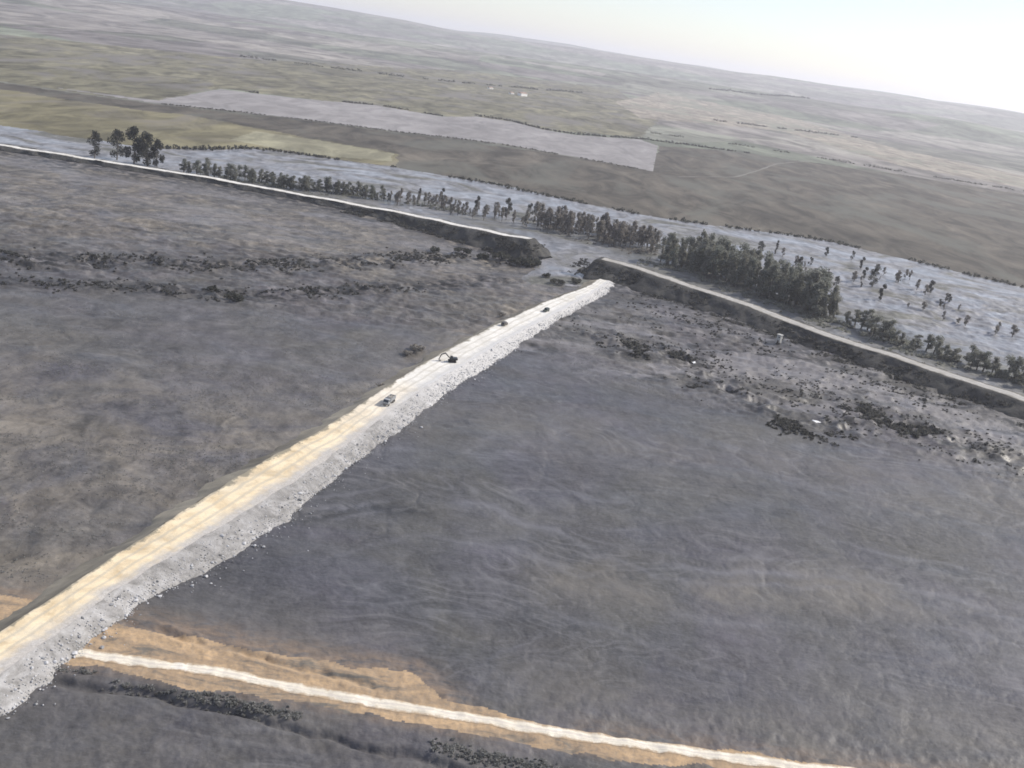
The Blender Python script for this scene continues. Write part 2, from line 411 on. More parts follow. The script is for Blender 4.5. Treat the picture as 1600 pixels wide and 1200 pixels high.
def mat_leaf(name, lo, hi, tint, mud=0.3):
    m = Mat(name)
    oi = m.nt.nodes.new('ShaderNodeNewGeometry').outputs['Random Per Island']
    rnd = m.nt.nodes.new('ShaderNodeObjectInfo').outputs['Random']
    col = m.ramp(oi, [(0, g3(lo, tint)), (1, g3(hi, tint))])
    col = m.mix(m.math('MULTIPLY', rnd, mud), col, g3(0.3, (1.06, 1.0, 0.86)))
    mm = m.set(col, 0.8, 0.15)
    tr = m.nt.nodes.new('ShaderNodeBsdfTranslucent'); m.link(col, tr.inputs[0])
    mx = m.nt.nodes.new('ShaderNodeMixShader'); mx.inputs[0].default_value = 0.5
    m.link(m.b.outputs[0], mx.inputs[1]); m.link(tr.outputs[0], mx.inputs[2])
    m.link(mx.outputs[0], m.nt.nodes['Material Output'].inputs[0])
    return mm

def mat_plain(name, col, rough=0.6, var=0.25, scale=2.0, metal=0.0, spec=0.4):
    m = Mat(name)
    n = m.noise(scale, 5, 0.65)
    c = m.mix(m.math('MULTIPLY', m.ramp(n, [(0.35, g3(0)), (0.7, g3(1))]), var), (*col[:3], 1), tuple(min(1, v * 0.55 + 0.06) for v in col[:3]) + (1,))
    return m.set(c, rough, spec, metal)

# ------------------------------------------------------------------ object helpers
def link_mesh(name, me, mat, parent=None):
    o = bpy.data.objects.new(name, me)
    if mat:
        me.materials.clear(); me.materials.append(mat)
    C.objects.link(o)
    o.parent = parent
    return o

def np_mesh(name, V, Fq, mat, parent=None, smooth=False, attrs=None):
    me = bpy.data.meshes.new(name)
    V = np.asarray(V, dtype=np.float32); Fq = np.asarray(Fq, dtype=np.int32)
    k = Fq.shape[1]
    me.vertices.add(len(V)); me.vertices.foreach_set('co', V.ravel())
    me.loops.add(Fq.size); me.loops.foreach_set('vertex_index', Fq.ravel())
    me.polygons.add(len(Fq)); me.polygons.foreach_set('loop_start', np.arange(0, Fq.size, k, dtype=np.int32))
    me.polygons.foreach_set('use_smooth', np.full(len(Fq), smooth))
    for n, a in (attrs or {}).items():
        at = me.attributes.new(n, 'FLOAT', 'POINT')
        at.data.foreach_set('value', np.asarray(a, dtype=np.float32))
    me.update(calc_edges=True)
    return link_mesh(name, me, mat, parent)

def structure(o):
    o['kind'] = 'structure'
    return o

def stuff(o, label=None, cat=None):
    o['kind'] = 'stuff'
    if label:
        o['label'] = label; o['category'] = cat
    return o

def tag(o, label, cat, group=None):
    o['label'] = label; o['category'] = cat
    if group:
        o['group'] = group
    return o

def empty(name, loc, rz=0.0, s=1.0):
    o = bpy.data.objects.new(name, None)
    o.empty_display_size = 1
    o.location = loc; o.rotation_euler = (0, 0, rz); o.scale = (s, s, s)
    C.objects.link(o)
    return o

class MB:
    """collects shapes and builds ONE mesh object"""
    def __init__(s):
        s.bm = bmesh.new()
    def box(s, c, size, rot=None, bevel=0.0, taper=None):
        r = bmesh.ops.create_cube(s.bm, size=1.0)
        vs_ = r['verts']
        for v in vs_:
            k = 1.0
            if taper and v.co.z > 0:
                v.co.x *= taper[0]; v.co.y *= taper[1]
            v.co.x *= size[0]; v.co.y *= size[1]; v.co.z *= size[2]
        if bevel:
            es = list({e for v in vs_ for e in v.link_edges})
            rb = bmesh.ops.bevel(s.bm, geom=es, offset=bevel, segments=1, affect='EDGES')
            vs_ = list({v for f in rb['faces'] for v in f.verts} | {v for v in vs_ if v.is_valid})
        M = Matrix.Translation(c) @ (rot.to_4x4() if rot else Matrix.Identity(4))
        bmesh.ops.transform(s.bm, matrix=M, verts=vs_)
        return s
    def cyl(s, c, r, depth, axis='Y', seg=14, r2=None):
        rr = bmesh.ops.create_cone(s.bm, cap_ends=True, segments=seg, radius1=r, radius2=r if r2 is None else r2, depth=depth)
        R = {'X': Matrix.Rotation(math.pi / 2, 4, 'Y'), 'Y': Matrix.Rotation(math.pi / 2, 4, 'X'), 'Z': Matrix.Identity(4)}[axis]
        bmesh.ops.transform(s.bm, matrix=Matrix.Translation(c) @ R, verts=rr['verts'])
        return s
    def prism(s, prof, y0, y1):
        a = [s.bm.verts.new((x, y0, z)) for x, z in prof]
        b = [s.bm.verts.new((x, y1, z)) for x, z in prof]
        n = len(prof)
        s.bm.faces.new(a); s.bm.faces.new(b[::-1])
        for i in range(n):
            s.bm.faces.new((a[i], b[i], b[(i + 1) % n], a[(i + 1) % n]))
        bmesh.ops.recalc_face_normals(s.bm, faces=s.bm.faces)
        return s
    def build(s, name, mat, parent=None):
        me = bpy.data.meshes.new(name)
        s.bm.to_mesh(me); s.bm.free()
        return link_mesh(name, me, mat, parent)

# ------------------------------------------------------------------ ground: one polar sheet cut into ground, fields and river
M_mud, M_silt = mat_mud(), mat_silt()
M_far = mat_ground_far()
M_pale = mat_field('pale_ploughed_soil', 0.2, 0.27, (1.03, 0.985, 0.98), 0.35, rot=-0.15)
M_ochre = mat_field('dry_grass', 0.11, 0.18, (1.1, 1.0, 0.6), 0.7, patch=g3(0.16, (1.1, 1.0, 0.84)))
M_stub = mat_field('stubble', 0.18, 0.25, (1.07, 1.02, 0.7), 0.5)
M_brown = mat_field('brown_fallow', 0.052, 0.095, (1.12, 1.0, 0.8), 0.85, patch=g3(0.11, (1.0, 1.02, 0.86)))
M_green = mat_field('pasture', 0.09, 0.17, (1.08, 1.02, 0.68), 0.85, patch=g3(0.15, (1.06, 1.0, 0.95)))
M_tan = mat_field('tan_stubble', 0.18, 0.27, (1.12, 1.0, 0.82), 0.7, patch=g3(0.19, (0.95, 1.03, 0.8)))
M_sand = mat_sand()

def polar(rs, ang):
    A, Rr = np.meshgrid(ang, rs)
    return np.sin(A) * Rr, np.cos(A) * Rr

ang = np.radians(np.concatenate([np.linspace(-85, -34, 40, endpoint=False), np.linspace(-34, 34, 860), np.linspace(34, 85, 41)[1:]]))
rs = np.concatenate([np.linspace(5, 140, 24, endpoint=False), np.exp(np.linspace(math.log(140), math.log(1200), 720, endpoint=False)),
                     np.exp(np.linspace(math.log(1200), math.log(3200), 190, endpoint=False)), np.exp(np.linspace(math.log(3200), math.log(28000), 150))])
GX, GY = polar(rs, ang)
nr, nc = GX.shape
GZ = hgt(GX, GY)
fx, fy = GX.ravel(), GY.ravel()

def att_ground(x, y):
    lev_front = np.minimum(pdist(x, y, [(a, b) for a, b, _ in LEV_L]), pdist(x, y, [(a, b) for a, b, _ in LEV_R]))
    left_of = sstep(20, -20, x - np.interp(y, [p[1] for p in CW_A], [p[0] for p in CW_A]))
    olive = left_of * (0.2 + 0.7 * sstep(430, 340, y) + 0.75 * sstep(540, 660, y)) + 0.9 * np.exp(-(pdist(x, y, BROWN_B) / 14) ** 2)
    olive = olive + 0.5 * sstep(240, 205, y) + 0.45 * (1 - left_of) * sstep(340, 380, y) * sstep(430, 380, y)
    near_cw = np.abs(x - np.interp(y, [p[1] for p in CW_A], [p[0] for p in CW_A]) + 8)
    olive = np.clip(olive + 0.9 * np.exp(-(near_cw / 9) ** 2) * left_of, 0, 1)
    wx, wy = x + 9 * fbm(x / 26, y / 26, 4, 171), y + 9 * fbm(x / 26, y / 26, 4, 172)
    pale = 0 * x
    for dx_, dy_, wd, st in ((0, 0, 1.8, 0.6), (3, 7, 1.0, 0.45), (-4, -6, 1.2, 0.4), (10, 22, 1.3, 0.35), (-8, -26, 1.4, 0.4), (4, 45, 1.6, 0.35), (0, 75, 1.5, 0.3), (-12, -50, 1.3, 0.3)):
        pale = pale + st * np.exp(-(pdist(wx + dx_, wy - dy_, STREAK_A) / wd) ** 2) * sstep(0.35, 0.75, vnoise(x / 22 + dx_, y / 22, 71))
    pale = pale + 0.3 * np.exp(-(pdist(wx, wy, [(1.6, 205), (15, 230)]) / 0.9) ** 2) * vnoise(x / 4, y / 4, 72)
    pale = pale + left_of * sstep(600, 700, y) * sstep(0.5, 0.8, vnoise(x / 60, y / 22, 5)) * 0.6
    rr = sstep(430, 480, y + 0.35 * (x - 100)) * (1 - left_of)
    pale = pale + rr * sstep(0.5, 0.85, fbm(x / 40, y / 16, 4, 77) + 0.5) * 0.45
    pool = inside(x + 7 * fbm(x / 14, y / 14, 3, 91), y + 7 * fbm(x / 14, y / 14, 3, 92), POOL)
    pale = np.maximum(pale, pool * 0.95)
    b1 = np.exp(-(pdist(x, y, [(-420, 470), (-300, 508), (-211, 558), (-166, 582), (-112, 634), (-63, 688), (-20, 700)]) / 18) ** 2)
    b2 = np.exp(-(pdist(x, y, [(-420, 440), (-300, 462), (-192, 502), (-153, 508), (-125, 535), (-70, 590), (-20, 640)]) / 13) ** 2)
    b3 = np.exp(-(pdist(x, y, [(60, 515), (85, 522), (100, 500), (120, 450), (150, 440), (185, 470), (230, 440)]) / 14) ** 2)
    b4 = 1.5 * np.exp(-(lev_front / 38) ** 2) * sstep(900, 820, y)
    dark = np.clip(b1 + b2 + 0.9 * b3 + 0.8 * b4 + 0.25 * (sstep(440, 600, y)), 0, 1) * sstep(320, 400, y)
    dark = dark + 0.8 * np.exp(-(pdist(x, y, [(-59, 274), (-44, 291), (-23, 293)]) / 4) ** 2)
    rough = np.clip(left_of * (0.35 + 0.65 * sstep(470, 540, y)) + rr + 0.3 * sstep(380, 330, y) * left_of, 0, 1)
    st1 = sstep(0.12, 0.4, fbm(x / 26 + 7, y / 11, 5, 201, 0.6))
    st2 = sstep(0.12, 0.42, fbm(x / 22 - 3, y / 9, 5, 203, 0.6))
    zone = 1.3 * rr * sstep(720, 640, y) + np.clip(b1 + b2, 0, 1) + 0.5 * left_of * sstep(520, 600, y)
    dark = np.clip(dark + 0.9 * np.clip(zone, 0, 1) * st1, 0, 1.6)
    pale = pale + 0.9 * np.clip(zone, 0, 1) * st2
    return np.clip(olive, 0, 1), np.clip(pale, 0, 1), np.clip(dark, 0, 1.6), rough

a_ol, a_pa, a_dk, a_ro = att_ground(fx, fy)
tre = np.exp(-(pdist(fx, fy, [(100, 790), (130, 765), (165, 725), (205, 690), (250, 640), (330, 560)]) / 40) ** 2)
tre2 = np.exp(-(pdist(fx, fy, [(-290, 880), (-180, 888), (-140, 888)]) / 22) ** 2) + 0.7 * np.exp(-(pdist(fx, fy, [(-60, 850), (50, 850), (95, 830)]) / 30) ** 2)
levd = np.minimum(pdist(fx, fy, [(a, b) for a, b, _ in LEV_L]), pdist(fx, fy, [(a, b) for a, b, _ in LEV_R]))
river_ol = np.clip(tre + tre2 + 0.8 * np.exp(-(levd / 25) ** 2) * (fx < 240) * (fx > 60), 0, 1)

# face classification with ragged edges
i0 = (np.arange(nr - 1)[:, None] * nc + np.arange(nc - 1)[None, :]).ravel()
FACES = np.stack([i0, i0 + 1, i0 + nc + 1, i0 + nc], 1)[:, ::-1]
cx, cy = fx[FACES].mean(1), fy[FACES].mean(1)
cr = np.hypot(cx, cy)
jx = 5.0 * fbm(cx / 25, cy / 25, 4, 51) + 1.5 * fbm(cx / 5, cy / 5, 2, 52)
jy = 9.0 * fbm(cx / 30, cy / 30, 4, 53) + 1.5 * fbm(cx / 5, cy / 5, 2, 54)
cls = np.zeros(len(FACES), int)
cls[cr > 1150] = 1                                   # 0 = mud ground, 1 = distant farmland
order = [('green_field', GREEN, 2), ('tan_field', TAN, 2), ('brown_field', BROWN, 1), ('ochre_field', OCHRE, 1), ('stubble_field', STUBBLE, 0.6),
         ('pale_field', PALE, 0.5), ('river', RIVER, 1), ('river', FLOW, 0.8), ('sandy_strip', SAND, 0.6)]
ids = {}
for nm, poly, jit in order:
    k = ids.setdefault(nm, len(ids) + 2)
    cls[inside(cx + jx * jit, cy + jy * jit, poly)] = k

def piece(name, k, mat, attrs=None, smooth=True):
    f = FACES[cls == k]
    u, inv = np.unique(f.ravel(), return_inverse=True)
    V = np.stack([fx[u], fy[u], GZ.ravel()[u]], 1)
    return structure(np_mesh(name, V, inv.reshape(-1, 4), mat, smooth=smooth, attrs={n: a[u] for n, a in (attrs or {}).items()}))

piece('ground', 0, M_mud, {'olive': a_ol, 'pale': a_pa, 'dark': a_dk, 'rough': a_ro, 'sand': np.exp(-(pdist(fx, fy, SAND[:7]) / 5.5) ** 2) + 0.6 * np.exp(-(pdist(fx, fy, SAND[7:10]) / 4) ** 2) + 0.6 * np.exp(-(pdist(fx, fy, SAND[10:]) / 2.5) ** 2)})
piece('farmland_and_hills', 1, M_far)
for nm, mt in (('green_field', M_green), ('tan_field', M_tan), ('brown_field', M_brown), ('ochre_field', M_ochre), ('stubble_field', M_stub), ('pale_field', M_pale), ('sandy_strip', M_sand)):
    piece(nm, ids[nm], mt)
piece('river', ids['river'], M_silt, {'olive': river_ol})

def gz(x, y):
    return float(hgt(np.array([float(x)]), np.array([float(y)]))[0])

# ------------------------------------------------------------------ levees: swept earth banks with a track on the crest
M_bank = mat_bank()
M_levtrack = mat_track('levee_track_dirt', 0.72, (1.02, 1.0, 0.95), 0.25, edgecol=g3(0.2, (1.05, 1.0, 0.88)))
M_levtrack2 = mat_track('greyer_levee_track_dirt', 0.4, (1.04, 1.0, 0.94), 0.3, edgecol=g3(0.14, (1.05, 1.0, 0.86)))
M_road = mat_track('causeway_dirt', 0.7, (1.03, 1.0, 0.93), 0.5, True)
M_slope, M_rubble = mat_slope(), mat_rubble()
M_trackfg = mat_track('sand_track_dirt', 0.7, (1.08, 1.0, 0.84), 0.3, edgecol=g3(0.3, (1.32, 1.0, 0.68)))

def resample(P, step):
    P = np.array(P, float)
    d = np.concatenate([[0], np.cumsum(np.hypot(*np.diff(P[:, :2], axis=0).T))])
    # smooth with a dense linear pass then a moving average
    t = np.arange(0, d[-1], step)
    Q = np.stack([np.interp(t, d, P[:, i]) for i in range(P.shape[1])], 1)
    k = max(3, int(14 / step)) | 1
    pad = np.concatenate([np.repeat(Q[:1], k // 2, 0), Q, np.repeat(Q[-1:], k // 2, 0)])
    S = np.stack([np.convolve(pad[:, i], np.ones(k) / k, 'valid') for i in range(Q.shape[1])], 1)
    S[0], S[-1] = Q[0], Q[-1]
    return S

def frames(Q):
    T = np.gradient(Q[:, :2], axis=0)
    T /= np.linalg.norm(T, axis=1)[:, None]
    return T, np.stack([-T[:, 1], T[:, 0]], 1)

def levee(pts, crest, slope, seed, broken_end):
    Q = resample(pts, 1.6)
    T, N = frames(Q)
    n = len(Q)
    h = Q[:, 2].copy()
    s = np.arange(n) * 1.6
    be = s if broken_end == 'start' else s[::-1]
    fall = sstep(0, 15, be + 2.5 * fbm(s / 5, s * 0, 2, seed))       # the washed-out end drops steeply
    h = h * (0.08 + 0.92 * fall) + 0.9 * fbm(s / 22, s * 0 + 3.7, 4, seed + 1) * np.minimum(1, h / 4)
    w = crest / 2
    offs = np.concatenate([np.linspace(-1, 0, 9, endpoint=False), [0.0], np.linspace(0, 1, 5)[1:-1], [1.0], np.linspace(1, 2, 10)[1:]])
    V, ac = [], []
    for o in offs:
        if o < 0:
            d = -w - (-o) * h * slope; z = h * (1 + o)
        elif o > 1:
            d = w + (o - 1) * h * slope; z = h * (2 - o)
        else:
            d = -w + o * crest + 0 * h; z = h
        x = Q[:, 0] + N[:, 0] * d; y = Q[:, 1] + N[:, 1] * d
        e = 0.0 if 0 <= o <= 1 else 1.0
        nz = e * (1.9 * fbm(x / 8, y / 8, 4, seed + 2)) + (0.12 * fbm(x / 4, y / 4, 2, seed + 3))
        dd = e * 4.5 * fbm(x / 12, y / 12, 4, seed + 5)
        V.append(np.stack([x + N[:, 0] * dd, y + N[:, 1] * dd, z + nz * np.minimum(1, h / 3) - (0.6 if o in (-1.0, 2.0) else 0)], 1))
    m = len(offs)
    V = np.stack(V, 1).reshape(-1, 3)
    i = (np.arange(n - 1)[:, None] * m + np.arange(m - 1)[None, :]).ravel()
    F = np.stack([i, i + 1, i + m + 1, i + m], 1)[:, ::-1]
    o = structure(np_mesh('levee', V, F, M_bank, smooth=True))
    # track sheet on the crest
    q = max(3, int(17 / 1.6))
    sl = slice(q, n) if broken_end == 'start' else slice(0, n - q)
    Qs, Ns, hs = Q[sl], N[sl], h[sl]
    ax = np.linspace(-1, 1, 9)
    TV = []
    for a in ax:
        wob = 0.8 * fbm(np.arange(len(Qs)) * 0.16, np.full(len(Qs), a * 2.0), 3, seed + 9) * (abs(a) > 0.9)
        d = a * (w - 1.0) + wob * 1.4
        x = Qs[:, 0] + Ns[:, 0] * d; y = Qs[:, 1] + Ns[:, 1] * d
        TV.append(np.stack([x, y, hs + 0.12 * fbm(x / 4, y / 4, 2, seed + 3) + 0.08], 1))
    TV = np.stack(TV, 1).reshape(-1, 3)
    nn, m = len(Qs), len(ax)
    i = (np.arange(nn - 1)[:, None] * m + np.arange(m - 1)[None, :]).ravel()
    F = np.stack([i, i + 1, i + m + 1, i + m], 1)[:, ::-1]
    structure(np_mesh('levee_track', TV, F, M_levtrack if broken_end == 'end' else M_levtrack2, smooth=True, attrs={'across': np.tile(ax, nn)}))
    return o

levee(LEV_L, 11.5, 1.7, 100, 'end')
levee(LEV_R, 13.0, 1.9, 130, 'start')

# ------------------------------------------------------------------ causeway: pale fill road with a rubble slope on one side
CW_Z = 3.4
ys = np.arange(62, 689, 0.8)
ip = lambda P: np.interp(ys, [p[1] for p in P], [p[0] for p in P])
sm = lambda v: np.convolve(np.pad(v, 12, 'edge'), np.ones(25) / 25, 'valid')
xa, xb, xc = sm(ip(CW_A)), sm(ip(CW_B)), sm(ip(CW_C))
ragged = 3.4 * fbm(ys / 24, ys * 0, 6, 61, 0.62) + 0.7 * fbm(ys / 2.2, ys * 0, 3, 62)
xa = xa + 0.7 * fbm(ys / 8, ys * 0, 3, 64)
xb = xb + 0.9 * fbm(ys / 7, ys * 0, 3, 65)
xc = np.maximum(xc + ragged + 0.5, xb + 2.0)
ztop = CW_Z - 1.2 * sstep(630, 690, ys)
cols, zc, kind = [], [], []
for t in np.linspace(0, 1, 5)[:-1]:
    cols.append(xa - (8.0 + 2.5 * fbm(ys / 8, ys * 0, 4, 63)) * (1 - t)); zc.append(ztop * t - 0.4 * (1 - t)); kind.append(0)
for t in np.linspace(0, 1, 13):
    cols.append(xa + (xb - xa) * t); zc.append(ztop + 0 * t); kind.append(1)
for t in np.linspace(0, 1, 12)[1:]:
    cols.append(xb + (xc - xb) * t); zc.append(ztop * (1 - t) ** 0.8 - 0.5 * (t == 1)); kind.append(2)
def strip(c0, c1, name, mat, parent=None, rough=0.0, attrs=False):
    V = []
    for j in range(c0, c1 + 1):
        x = cols[j]; nz = rough * fbm(x / 2.2, ys / 2.2, 3, 66)
        V.append(np.stack([x, ys, zc[j] + nz + 0.1 * fbm(x / 5, ys / 5, 2, 67)], 1))
    m, n = c1 - c0 + 1, len(ys)
    V = np.stack(V, 1).reshape(-1, 3)
    i = (np.arange(n - 1)[:, None] * m + np.arange(m - 1)[None, :]).ravel()
    F = np.stack([i, i + 1, i + m + 1, i + m], 1)
    at = {'across': np.tile(np.linspace(-1, 1, m), n), 'ochre': np.repeat(0.85 * sstep(420, 330, ys + 30 * fbm(ys / 30, ys * 0, 3, 68)), m), 'clean': np.repeat(0.75 * sstep(340, 430, ys + 30 * fbm(ys / 14, ys * 0, 3, 69)), m)} if attrs else None
    return structure(np_mesh(name, V, F, mat, parent, smooth=True, attrs=at))
M_verge = mat_field('olive_verge', 0.17, 0.26, (1.1, 1.0, 0.8), 0.7)
strip(0, 4, 'causeway_back_slope', M_verge, rough=0.5)
strip(4, 16, 'causeway_road', M_road, rough=0.06, attrs=True)
slope_o = strip(16, 27, 'causeway_slope', M_slope, rough=0.22, attrs=True)

def rock_soup(centres, sizes, seed):
    """many low-poly stones in one mesh"""
    bm = bmesh.new()
    bmesh.ops.create_icosphere(bm, subdivisions=1, radius=1.0)
    base = np.array([v.co[:] for v in bm.verts]); tri = np.array([[v.index for v in f.verts] for f in bm.faces])
    bm.free()
    r = np.random.default_rng(seed)
    n = len(centres)
    P = base[None] * (1 + r.uniform(-0.3, 0.3, (n, len(base), 1))) * r.uniform(0.6, 1.2, (n, 1, 3))
    a = r.uniform(0, 6.28, n)
    c, s = np.cos(a)[:, None], np.sin(a)[:, None]
    P = np.stack([P[..., 0] * c - P[..., 1] * s, P[..., 0] * s + P[..., 1] * c, P[..., 2] * 0.7], -1)
    P = P * np.asarray(sizes)[:, None, None] + np.asarray(centres)[:, None, :]
    F = tri[None] + (np.arange(n) * len(base))[:, None, None]
    return P.reshape(-1, 3), F.reshape(-1, 3)

n = 8000
k = RNG.integers(0, len(ys), n); t = RNG.beta(1.8, 1.0, n) * 1.0 + (RNG.random(n) < 0.35) * RNG.exponential(0.24, n)
sz = RNG.uniform(0.1, 0.26, n) * (1 + RNG.uniform(0.6, 2.2, n) * (RNG.random(n) < 0.08))
rx = xb[k] + (xc[k] - xb[k]) * t
P, F = rock_soup(np.stack([rx, ys[k], np.maximum(ztop[k] * np.clip(1 - t, 0, 1) ** 0.8, 0.05) + 0.05], 1), sz, 5)
stuff(np_mesh('rubble_stones', P, F, M_rubble), 'pale rubble stones tipped down the right-hand slope of the causeway', 'rubble')

# foreground sand track
fgp = resample([(-160, 195.5, 0), (-110, 195, 0), (-78, 194.7, 0), (-60.7, 196, 0), (-49.6, 194.9, 0), (-34, 193.6, 0), (-18.6, 193, 0), (-3.4, 192.8, 0), (40, 192.2, 0), (80, 192.6, 0), (140, 196, 0)], 0.6)
T, N = frames(fgp)
ax = np.linspace(-1, 1, 7)
V = []
for a in ax:
    d = a * 1.9 + 0.6 * fbm(np.arange(len(fgp)) * 0.1, np.full(len(fgp), a), 3, 88)
    x, y = fgp[:, 0] + N[:, 0] * d, fgp[:, 1] + N[:, 1] * d
    V.append(np.stack([x, y, hgt(x, y) + 0.05 + 0.1 * (1 - a * a)], 1))
V = np.stack(V, 1).reshape(-1, 3)
m = len(ax)
i = (np.arange(len(fgp) - 1)[:, None] * m + np.arange(m - 1)[None, :]).ravel()
structure(np_mesh('sand_track', V, np.stack([i, i + 1, i + m + 1, i + m], 1)[:, ::-1], M_trackfg, smooth=True, attrs={'across': np.tile(ax, len(fgp))}))

M_farmtrack = mat_plain('farm_track_soil', (0.17, 0.16, 0.14), 0.95, 0.7, 0.03)
for P_ in ([(194, 1455), (300, 1582), (359, 1733), (448, 1972), (569, 2185)], [(330, 2110), (430, 2180), (560, 2230), (745, 2190), (900, 2120)],
           [(-545, 1376), (-467, 1432), (-352, 1466), (-242, 1484), (-70, 1536), (60, 1508), (150, 1470)], [(-600, 3000), (-350, 3100), (-210, 3190), (-98, 3050), (60, 2700)]):
    Q_ = resample([(a, b, 0) for a, b in P_], 10.0)
    T_, N_ = frames(Q_)
    VV = []
    for a in (-1, 0, 1):
        d_ = a * 2.2 + 1.8 * fbm(np.arange(len(Q_)) * 0.3, np.full(len(Q_), a * 1.0), 2, 95)
        x, y = Q_[:, 0] + N_[:, 0] * d_, Q_[:, 1] + N_[:, 1] * d_
        VV.append(np.stack([x, y, hgt(x, y) + 0.6], 1))
    VV = np.stack(VV, 1).reshape(-1, 3)
    i = (np.arange(len(Q_) - 1)[:, None] * 3 + np.arange(2)[None, :]).ravel()
    structure(np_mesh('farm_track', VV, np.stack([i, i + 1, i + 4, i + 3], 1)[:, ::-1], M_farmtrack, smooth=True))

# ------------------------------------------------------------------ vegetation
M_bark = mat_plain('bark', (0.12, 0.105, 0.09), 0.9, 0.4, 3.0)
M_leaf = mat_leaf('grey_green_leaves', 0.11, 0.28, (0.97, 1.03, 0.88), 0.45)
M_leafdark = mat_leaf('dark_leaves', 0.03, 0.085, (0.98, 1.02, 0.86), 0.12)
M_leafbrown = mat_leaf('mud_caked_twigs', 0.12, 0.27, (1.08, 1.0, 0.92), 0.3)
M_scrub = mat_leaf('dark_scrub', 0.03, 0.15, (1.0, 1.0, 0.92), 0.0)
M_scrubgrey = mat_leaf('grey_scrub', 0.16, 0.34, (1.0, 1.0, 0.96), 0.0)

def leaf_mesh(clumps, per, leaf, seed):
    """quads spread through ellipsoid clumps (centre, radii)"""
    r = np.random.default_rng(seed)
    Vs, n0 = [], 0
    for (c, rad), k in zip(clumps, per):
        d = r.normal(size=(k, 3)); d /= np.linalg.norm(d, axis=1)[:, None]
        p = np.array(c) + d * np.array(rad) * (r.random((k, 1)) ** 0.45)
        a = r.normal(size=(k, 3)); a /= np.linalg.norm(a, axis=1)[:, None]
        b = np.cross(a, r.normal(size=(k, 3))); b /= np.linalg.norm(b, axis=1)[:, None]
        s = leaf * r.uniform(0.6, 1.5, (k, 1))
        q = np.stack([p - a * s, p + b * s * 0.6, p + a * s, p - b * s * 0.6], 1)
        Vs.append(q.reshape(-1, 3))
    V = np.concatenate(Vs)
    return V, np.arange(len(V)).reshape(-1, 4)

def tube(bm, p0, p1, r0_, r1_, seg=6):
    p0, p1 = Vector(p0), Vector(p1)
    q = (p1 - p0).to_track_quat('Z', 'Y').to_matrix()
    A = [bm.verts.new(p0 + q @ Vector((math.cos(i * 6.2832 / seg) * r0_, math.sin(i * 6.2832 / seg) * r0_, 0))) for i in range(seg)]
    B = [bm.verts.new(p1 + q @ Vector((math.cos(i * 6.2832 / seg) * r1_, math.sin(i * 6.2832 / seg) * r1_, 0))) for i in range(seg)]
    for i in range(seg):
        bm.faces.new((A[i], A[(i + 1) % seg], B[(i + 1) % seg], B[i]))
    bm.faces.new(B)

def tree_proto(seed, h, w, leafmat, dens=1.0, low=0.22):
    """returns (trunk mesh, crown mesh) of a tree of height h and crown width w"""
    r = random.Random(seed)
    bm = bmesh.new()
    top = Vector((r.uniform(-.6, .6), r.uniform(-.6, .6), h * 0.8))
    mid = Vector((r.uniform(-.5, .5), r.uniform(-.5, .5), h * 0.4))
    tube(bm, (0, 0, -0.6), mid, 0.03 * h * 0.6 + .1, 0.012 * h + .08)
    tube(bm, mid, top, 0.012 * h + .08, 0.05)
    cl, per = [], []
    nb = r.randint(7, 10)
    for i in range(nb):
        z = h * (low + 0.12 + (0.8 - low) * (i + r.random()) / nb)
        a = r.uniform(0, 6.283)
        env = math.sin(math.pi * min(1, max(0.12, (z / h - low + 0.12) / (1.12 - low)))) ** 0.6
        d = w * 0.34 * env * r.uniform(0.5, 1.15)
        c = Vector((math.cos(a) * d, math.sin(a) * d, z))
        base = mid.lerp(top, max(0.0, min(1, (z - h * 0.55) / (h * 0.4)))) if z > h * .45 else Vector((0, 0, z * .7))
        tube(bm, base, c, 0.11, 0.04, 5)
        s = w * r.uniform(0.2, 0.34)
        cl.append((c[:], (s, s, s * r.uniform(0.8, 1.35)))); per.append(int(95 * dens * r.uniform(0.6, 1.3)))
    cl.append(((0, 0, h * 0.88), (w * 0.18, w * 0.18, h * 0.11))); per.append(int(70 * dens))
    tm = bpy.data.meshes.new('trunk'); bm.to_mesh(tm); bm.free(); tm.materials.append(M_bark)
    V, F = leaf_mesh(cl, per, 0.42, seed + 1)
    cm = bpy.data.meshes.new('crown'); cm.from_pydata(V.tolist(), [], F.tolist()); cm.materials.append(leafmat)
    return tm, cm

GREYS = [tree_proto(200 + i, 20, w, M_leaf, 1.7, 0.03) for i, w in enumerate((7, 8, 6, 9, 7.5))]
DARKS = [tree_proto(240 + i, 16, w, M_leafdark, 1.9, 0.02) for i, w in enumerate((8, 9, 7))]
BROWNS = [tree_proto(270 + i, 15, w, M_leafbrown, 0.9, 0.12) for i, w in enumerate((5, 6, 4.5, 5.5))]

SMALL = []
CUT = {'dense tree belt behind the right-hand levee': 16.5, 'low trees at the right end of the levee belt': 11.5, 'half-bare trees behind the breach': 14.5,
       'thicket behind the left-hand levee': 10.2, 'small trees between thicket and breach': 10.5, 'small trees scattered on the right-hand silt': 7.8}
def plant_tree(proto, x, y, h, h0, label, group=None, wide=1.0, name='tree', z=None):
    s = h / h0
    if h < CUT.get(group, 0):                       # past some 300 trees the smallest are joined into one object
        SMALL.append((proto, x, y, s, wide, random.uniform(0, 6.28)))
        return None
    o = empty(name, (x, y, (gz(x, y) if z is None else z)), random.uniform(0, 6.28))
    o.scale = (s * wide, s * wide, s)
    tag(o, label, 'tree', group)
    for nm, me in zip(('trunk', 'crown'), proto):
        c = bpy.data.objects.new(nm, me); C.objects.link(c); c.parent = o
    return o

